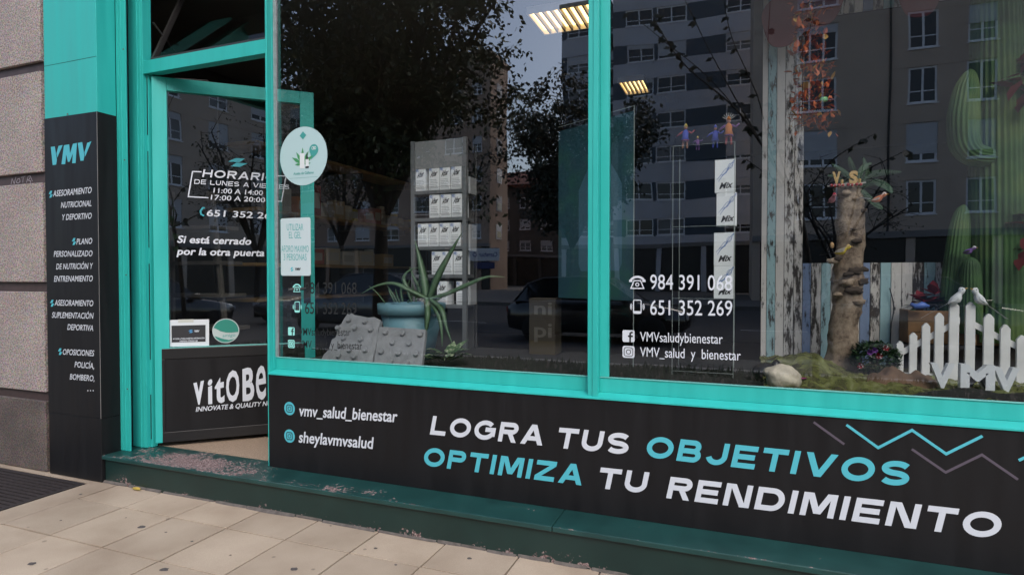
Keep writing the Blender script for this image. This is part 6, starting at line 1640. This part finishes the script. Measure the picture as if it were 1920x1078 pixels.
# young tree with long thin branches
yt = thing('street_tree', 'young tree with long thin sparse branches on the verge', 'tree', foot(1530, 6.2), 'street trees')
mb = MB(); lf = MB(); rng = random.Random(3)
b0 = foot(1530, 6.2); fk = mir(1500, 400, 6.2)
mb.tube(smooth_path([b0, (b0+fk)/2+Vector((.05,0,0)), fk], 6), [.045,.042,.04,.038,.036,.033,.03], 8)
for pts in ([(1440,290),(1330,150),(1180,25)], [(1440,290),(1370,170),(1283,0),(1270,-60)], [(1450,300),(1420,180),(1370,60),(1350,-40)], [(1400,230),(1290,130),(1240,60),(1225,30)], [(1470,320),(1450,220),(1440,90),(1446,-30)], [(1500,340),(1480,200),(1530,20)], [(1500,380),(1560,300),(1640,250)], [(1500,390),(1600,330),(1700,280)], [(1480,360),(1440,330),(1400,300)]):
    P = smooth_path([fk]+[mir(u, v, 6.2+rng.uniform(-.4,.4)) for u, v in pts], 22); mb.tube(P, [.013*(1-.85*i/22)+.002 for i in range(23)], 6)
    for i in range(8, 23):
        if rng.random() < .55: continue
        for q in range(rng.randint(1, 3)):
            c = P[i]; d = Vector((rng.uniform(-1,1),rng.uniform(-.6,.6),rng.uniform(-1,.1))).normalized(); s = d.cross(Vector((0,1,.2))).normalized(); L = rng.uniform(.09,.15)
            lf.add([c, c+d*L*.45+s*L*.28, c+d*L, c+d*L*.45-s*L*.28], [(0,1,2,3)])
mb.build('trunk', BARKD, yt, True); lf.build('crown', LEAFS, yt)

# ------------------------------------------------------------------ parked cars
def car(label, x, y, paint, flip=False, h=1.0):
    t = thing('parked_car', label, 'car', (x, y, ROADZ), 'cars parked along the kerb')
    sg = -1 if flip else 1
    st = [(-2.18,.60,.42,.70),(-2.10,.76,.30,.86),(-1.75,.86,.24,.93),(-1.0,.90,.22,.97),(-.2,.90,.22,.97),(.6,.90,.22,.96),(1.0,.89,.22,.92),(1.55,.86,.24,.84),(2.02,.76,.30,.74),(2.16,.60,.42,.60)]
    mb = MB(); n = 10
    for px0, w, zb, zt in st:
        zm = (zb+zt)/2
        ring = [(-w*.90,zb),(w*.90,zb),(w,zb+.10),(w*1.02,zm),(w*.99,zt-.06),(w*.90,zt),(-w*.90,zt),(-w*.99,zt-.06),(-w*1.02,zm),(-w,zb+.10)]
        mb.v += [Vector((x+sg*px0, y+a, ROADZ+b*h)) for a, b in ring]
    for i in range(len(st)-1):
        for j in range(n): mb.f.append([i*n+j, i*n+(j+1) % n, (i+1)*n+(j+1) % n, (i+1)*n+j]); mb.mi.append(0)
    mb.f += [list(range(n)), list(range((len(st)-1)*n, len(st)*n))]; mb.mi += [0, 0]
    mb.build('body', paint, t, True, bevel=0)
    cb = [(-1.95,.74,.90),(-1.62,.70,1.30),(-1.2,.66,1.44),(-.3,.655,1.48),(.25,.66,1.42),(1.02,.76,.90)]
    g = MB(); k = len(cb)
    for px0, w, zt in cb: g.v += [Vector((x+sg*px0, y+s*(w if zt < 1 else w), ROADZ+zt*h)) for s in (-1, 1)]
    for px0, w, zt in cb: g.v += [Vector((x+sg*px0, y+s*.84, ROADZ+.92*h)) for s in (-1, 1)]
    for i in range(k-1):
        g.f += [[2*i, 2*i+2, 2*i+3, 2*i+1], [2*i, 2*k+2*i, 2*k+2*i+2, 2*i+2], [2*i+1, 2*i+3, 2*k+2*i+3, 2*k+2*i+1]]; g.mi += [0]*3
    g.build('greenhouse', mat('car_glass', (.010,.011,.013), .05, coat=.5), t)
    r = MB(); 
    for px0, w, zt in cb[1:5]: r.v += [Vector((x+sg*px0, y+s*(w+.01), ROADZ+zt*h+.012)) for s in (-1, 1)]
    for i in range(3): r.f.append([2*i, 2*i+2, 2*i+3, 2*i+1]); r.mi.append(0)
    r.build('roof', paint, t)
    for s in (-1, 1):
        MB().tube([(x+sg*q[0], y+s*(q[1]+.015), ROADZ+q[2]*h+.012) for q in cb], .014, 6).build('roof_rail', mat('car_chrome', (.16,.16,.17), .3, metal=.9), t, True)
        MB().tube([(x+sg*-1.95, y+s*.86, ROADZ+.925*h), (x+sg*1.0, y+s*.86, ROADZ+.925*h)], .012, 6).build('window_trim', mat('car_chrome', (.5,.5,.52)), t)
        MB().box(x+sg*.75-.08, x+sg*.75+.08, y+s*.97-.07, y+s*.97+.07, ROADZ+.92*h, ROADZ+1.05*h).build('mirror', paint, t, bevel=.02)
        for wx in (-1.35, 1.35):
            c = Vector((x+sg*wx, y+s*.84, ROADZ+.32)); ww = MB(); ww.lathe([(.20,-.10),(.31,-.10),(.33,-.06),(.33,.06),(.31,.10),(.20,.10)], (0,0,0), 24); M = Matrix.Translation(c) @ Matrix.Rotation(R(90), 4, 'X'); ww.xf(M)
            wo = ww.build('wheel', mat('tyre', (.015,.015,.015), .9), t, True)
            rr2 = MB(); rr2.lathe([(.05,-.085),(.205,-.09),(.205,.09),(.05,.085)], (0,0,0), 20); rr2.xf(M); rr2.build('rim', mat('rim', (.30,.30,.31), .35, metal=.8), wo, True)
        MB().box(x+sg*2.10-.03, x+sg*2.10+.03, y+s*.58-.14, y+s*.58+.14, ROADZ+.56*h, ROADZ+.68*h).build('headlight', mat('lamp_clear', (.5,.5,.52), .1), t, bevel=.02)
        MB().box(x+sg*-2.12-.03, x+sg*-2.12+.03, y+s*.62-.12, y+s*.62+.12, ROADZ+.66*h, ROADZ+.80*h).build('tail_light', mat('lamp_red', (.25,.01,.01), .15), t, bevel=.02)
P_BLK = mat('car_black', (.010,.011,.013), .18, coat=.8); P_GRY = mat('car_grey', (.10,.11,.12), .22, metal=.4, coat=.6)
cy = -11.4
xcar = mir(1125, 540, 2*GY-cy).x
car('black car parked opposite the middle of the shop window', xcar, cy, P_BLK, h=1.03)
car('grey car parked left of the black one', mir(690, 540, 2*GY-cy).x, cy, P_GRY, True, h=1.08)
car('dark car parked opposite the right end of the shop', xcar+6.6, cy, P_BLK, h=1.05)
car('grey car parked far right along the kerb', xcar+12.6, cy, P_GRY, True)
bpy.data.objects.remove(_fo)
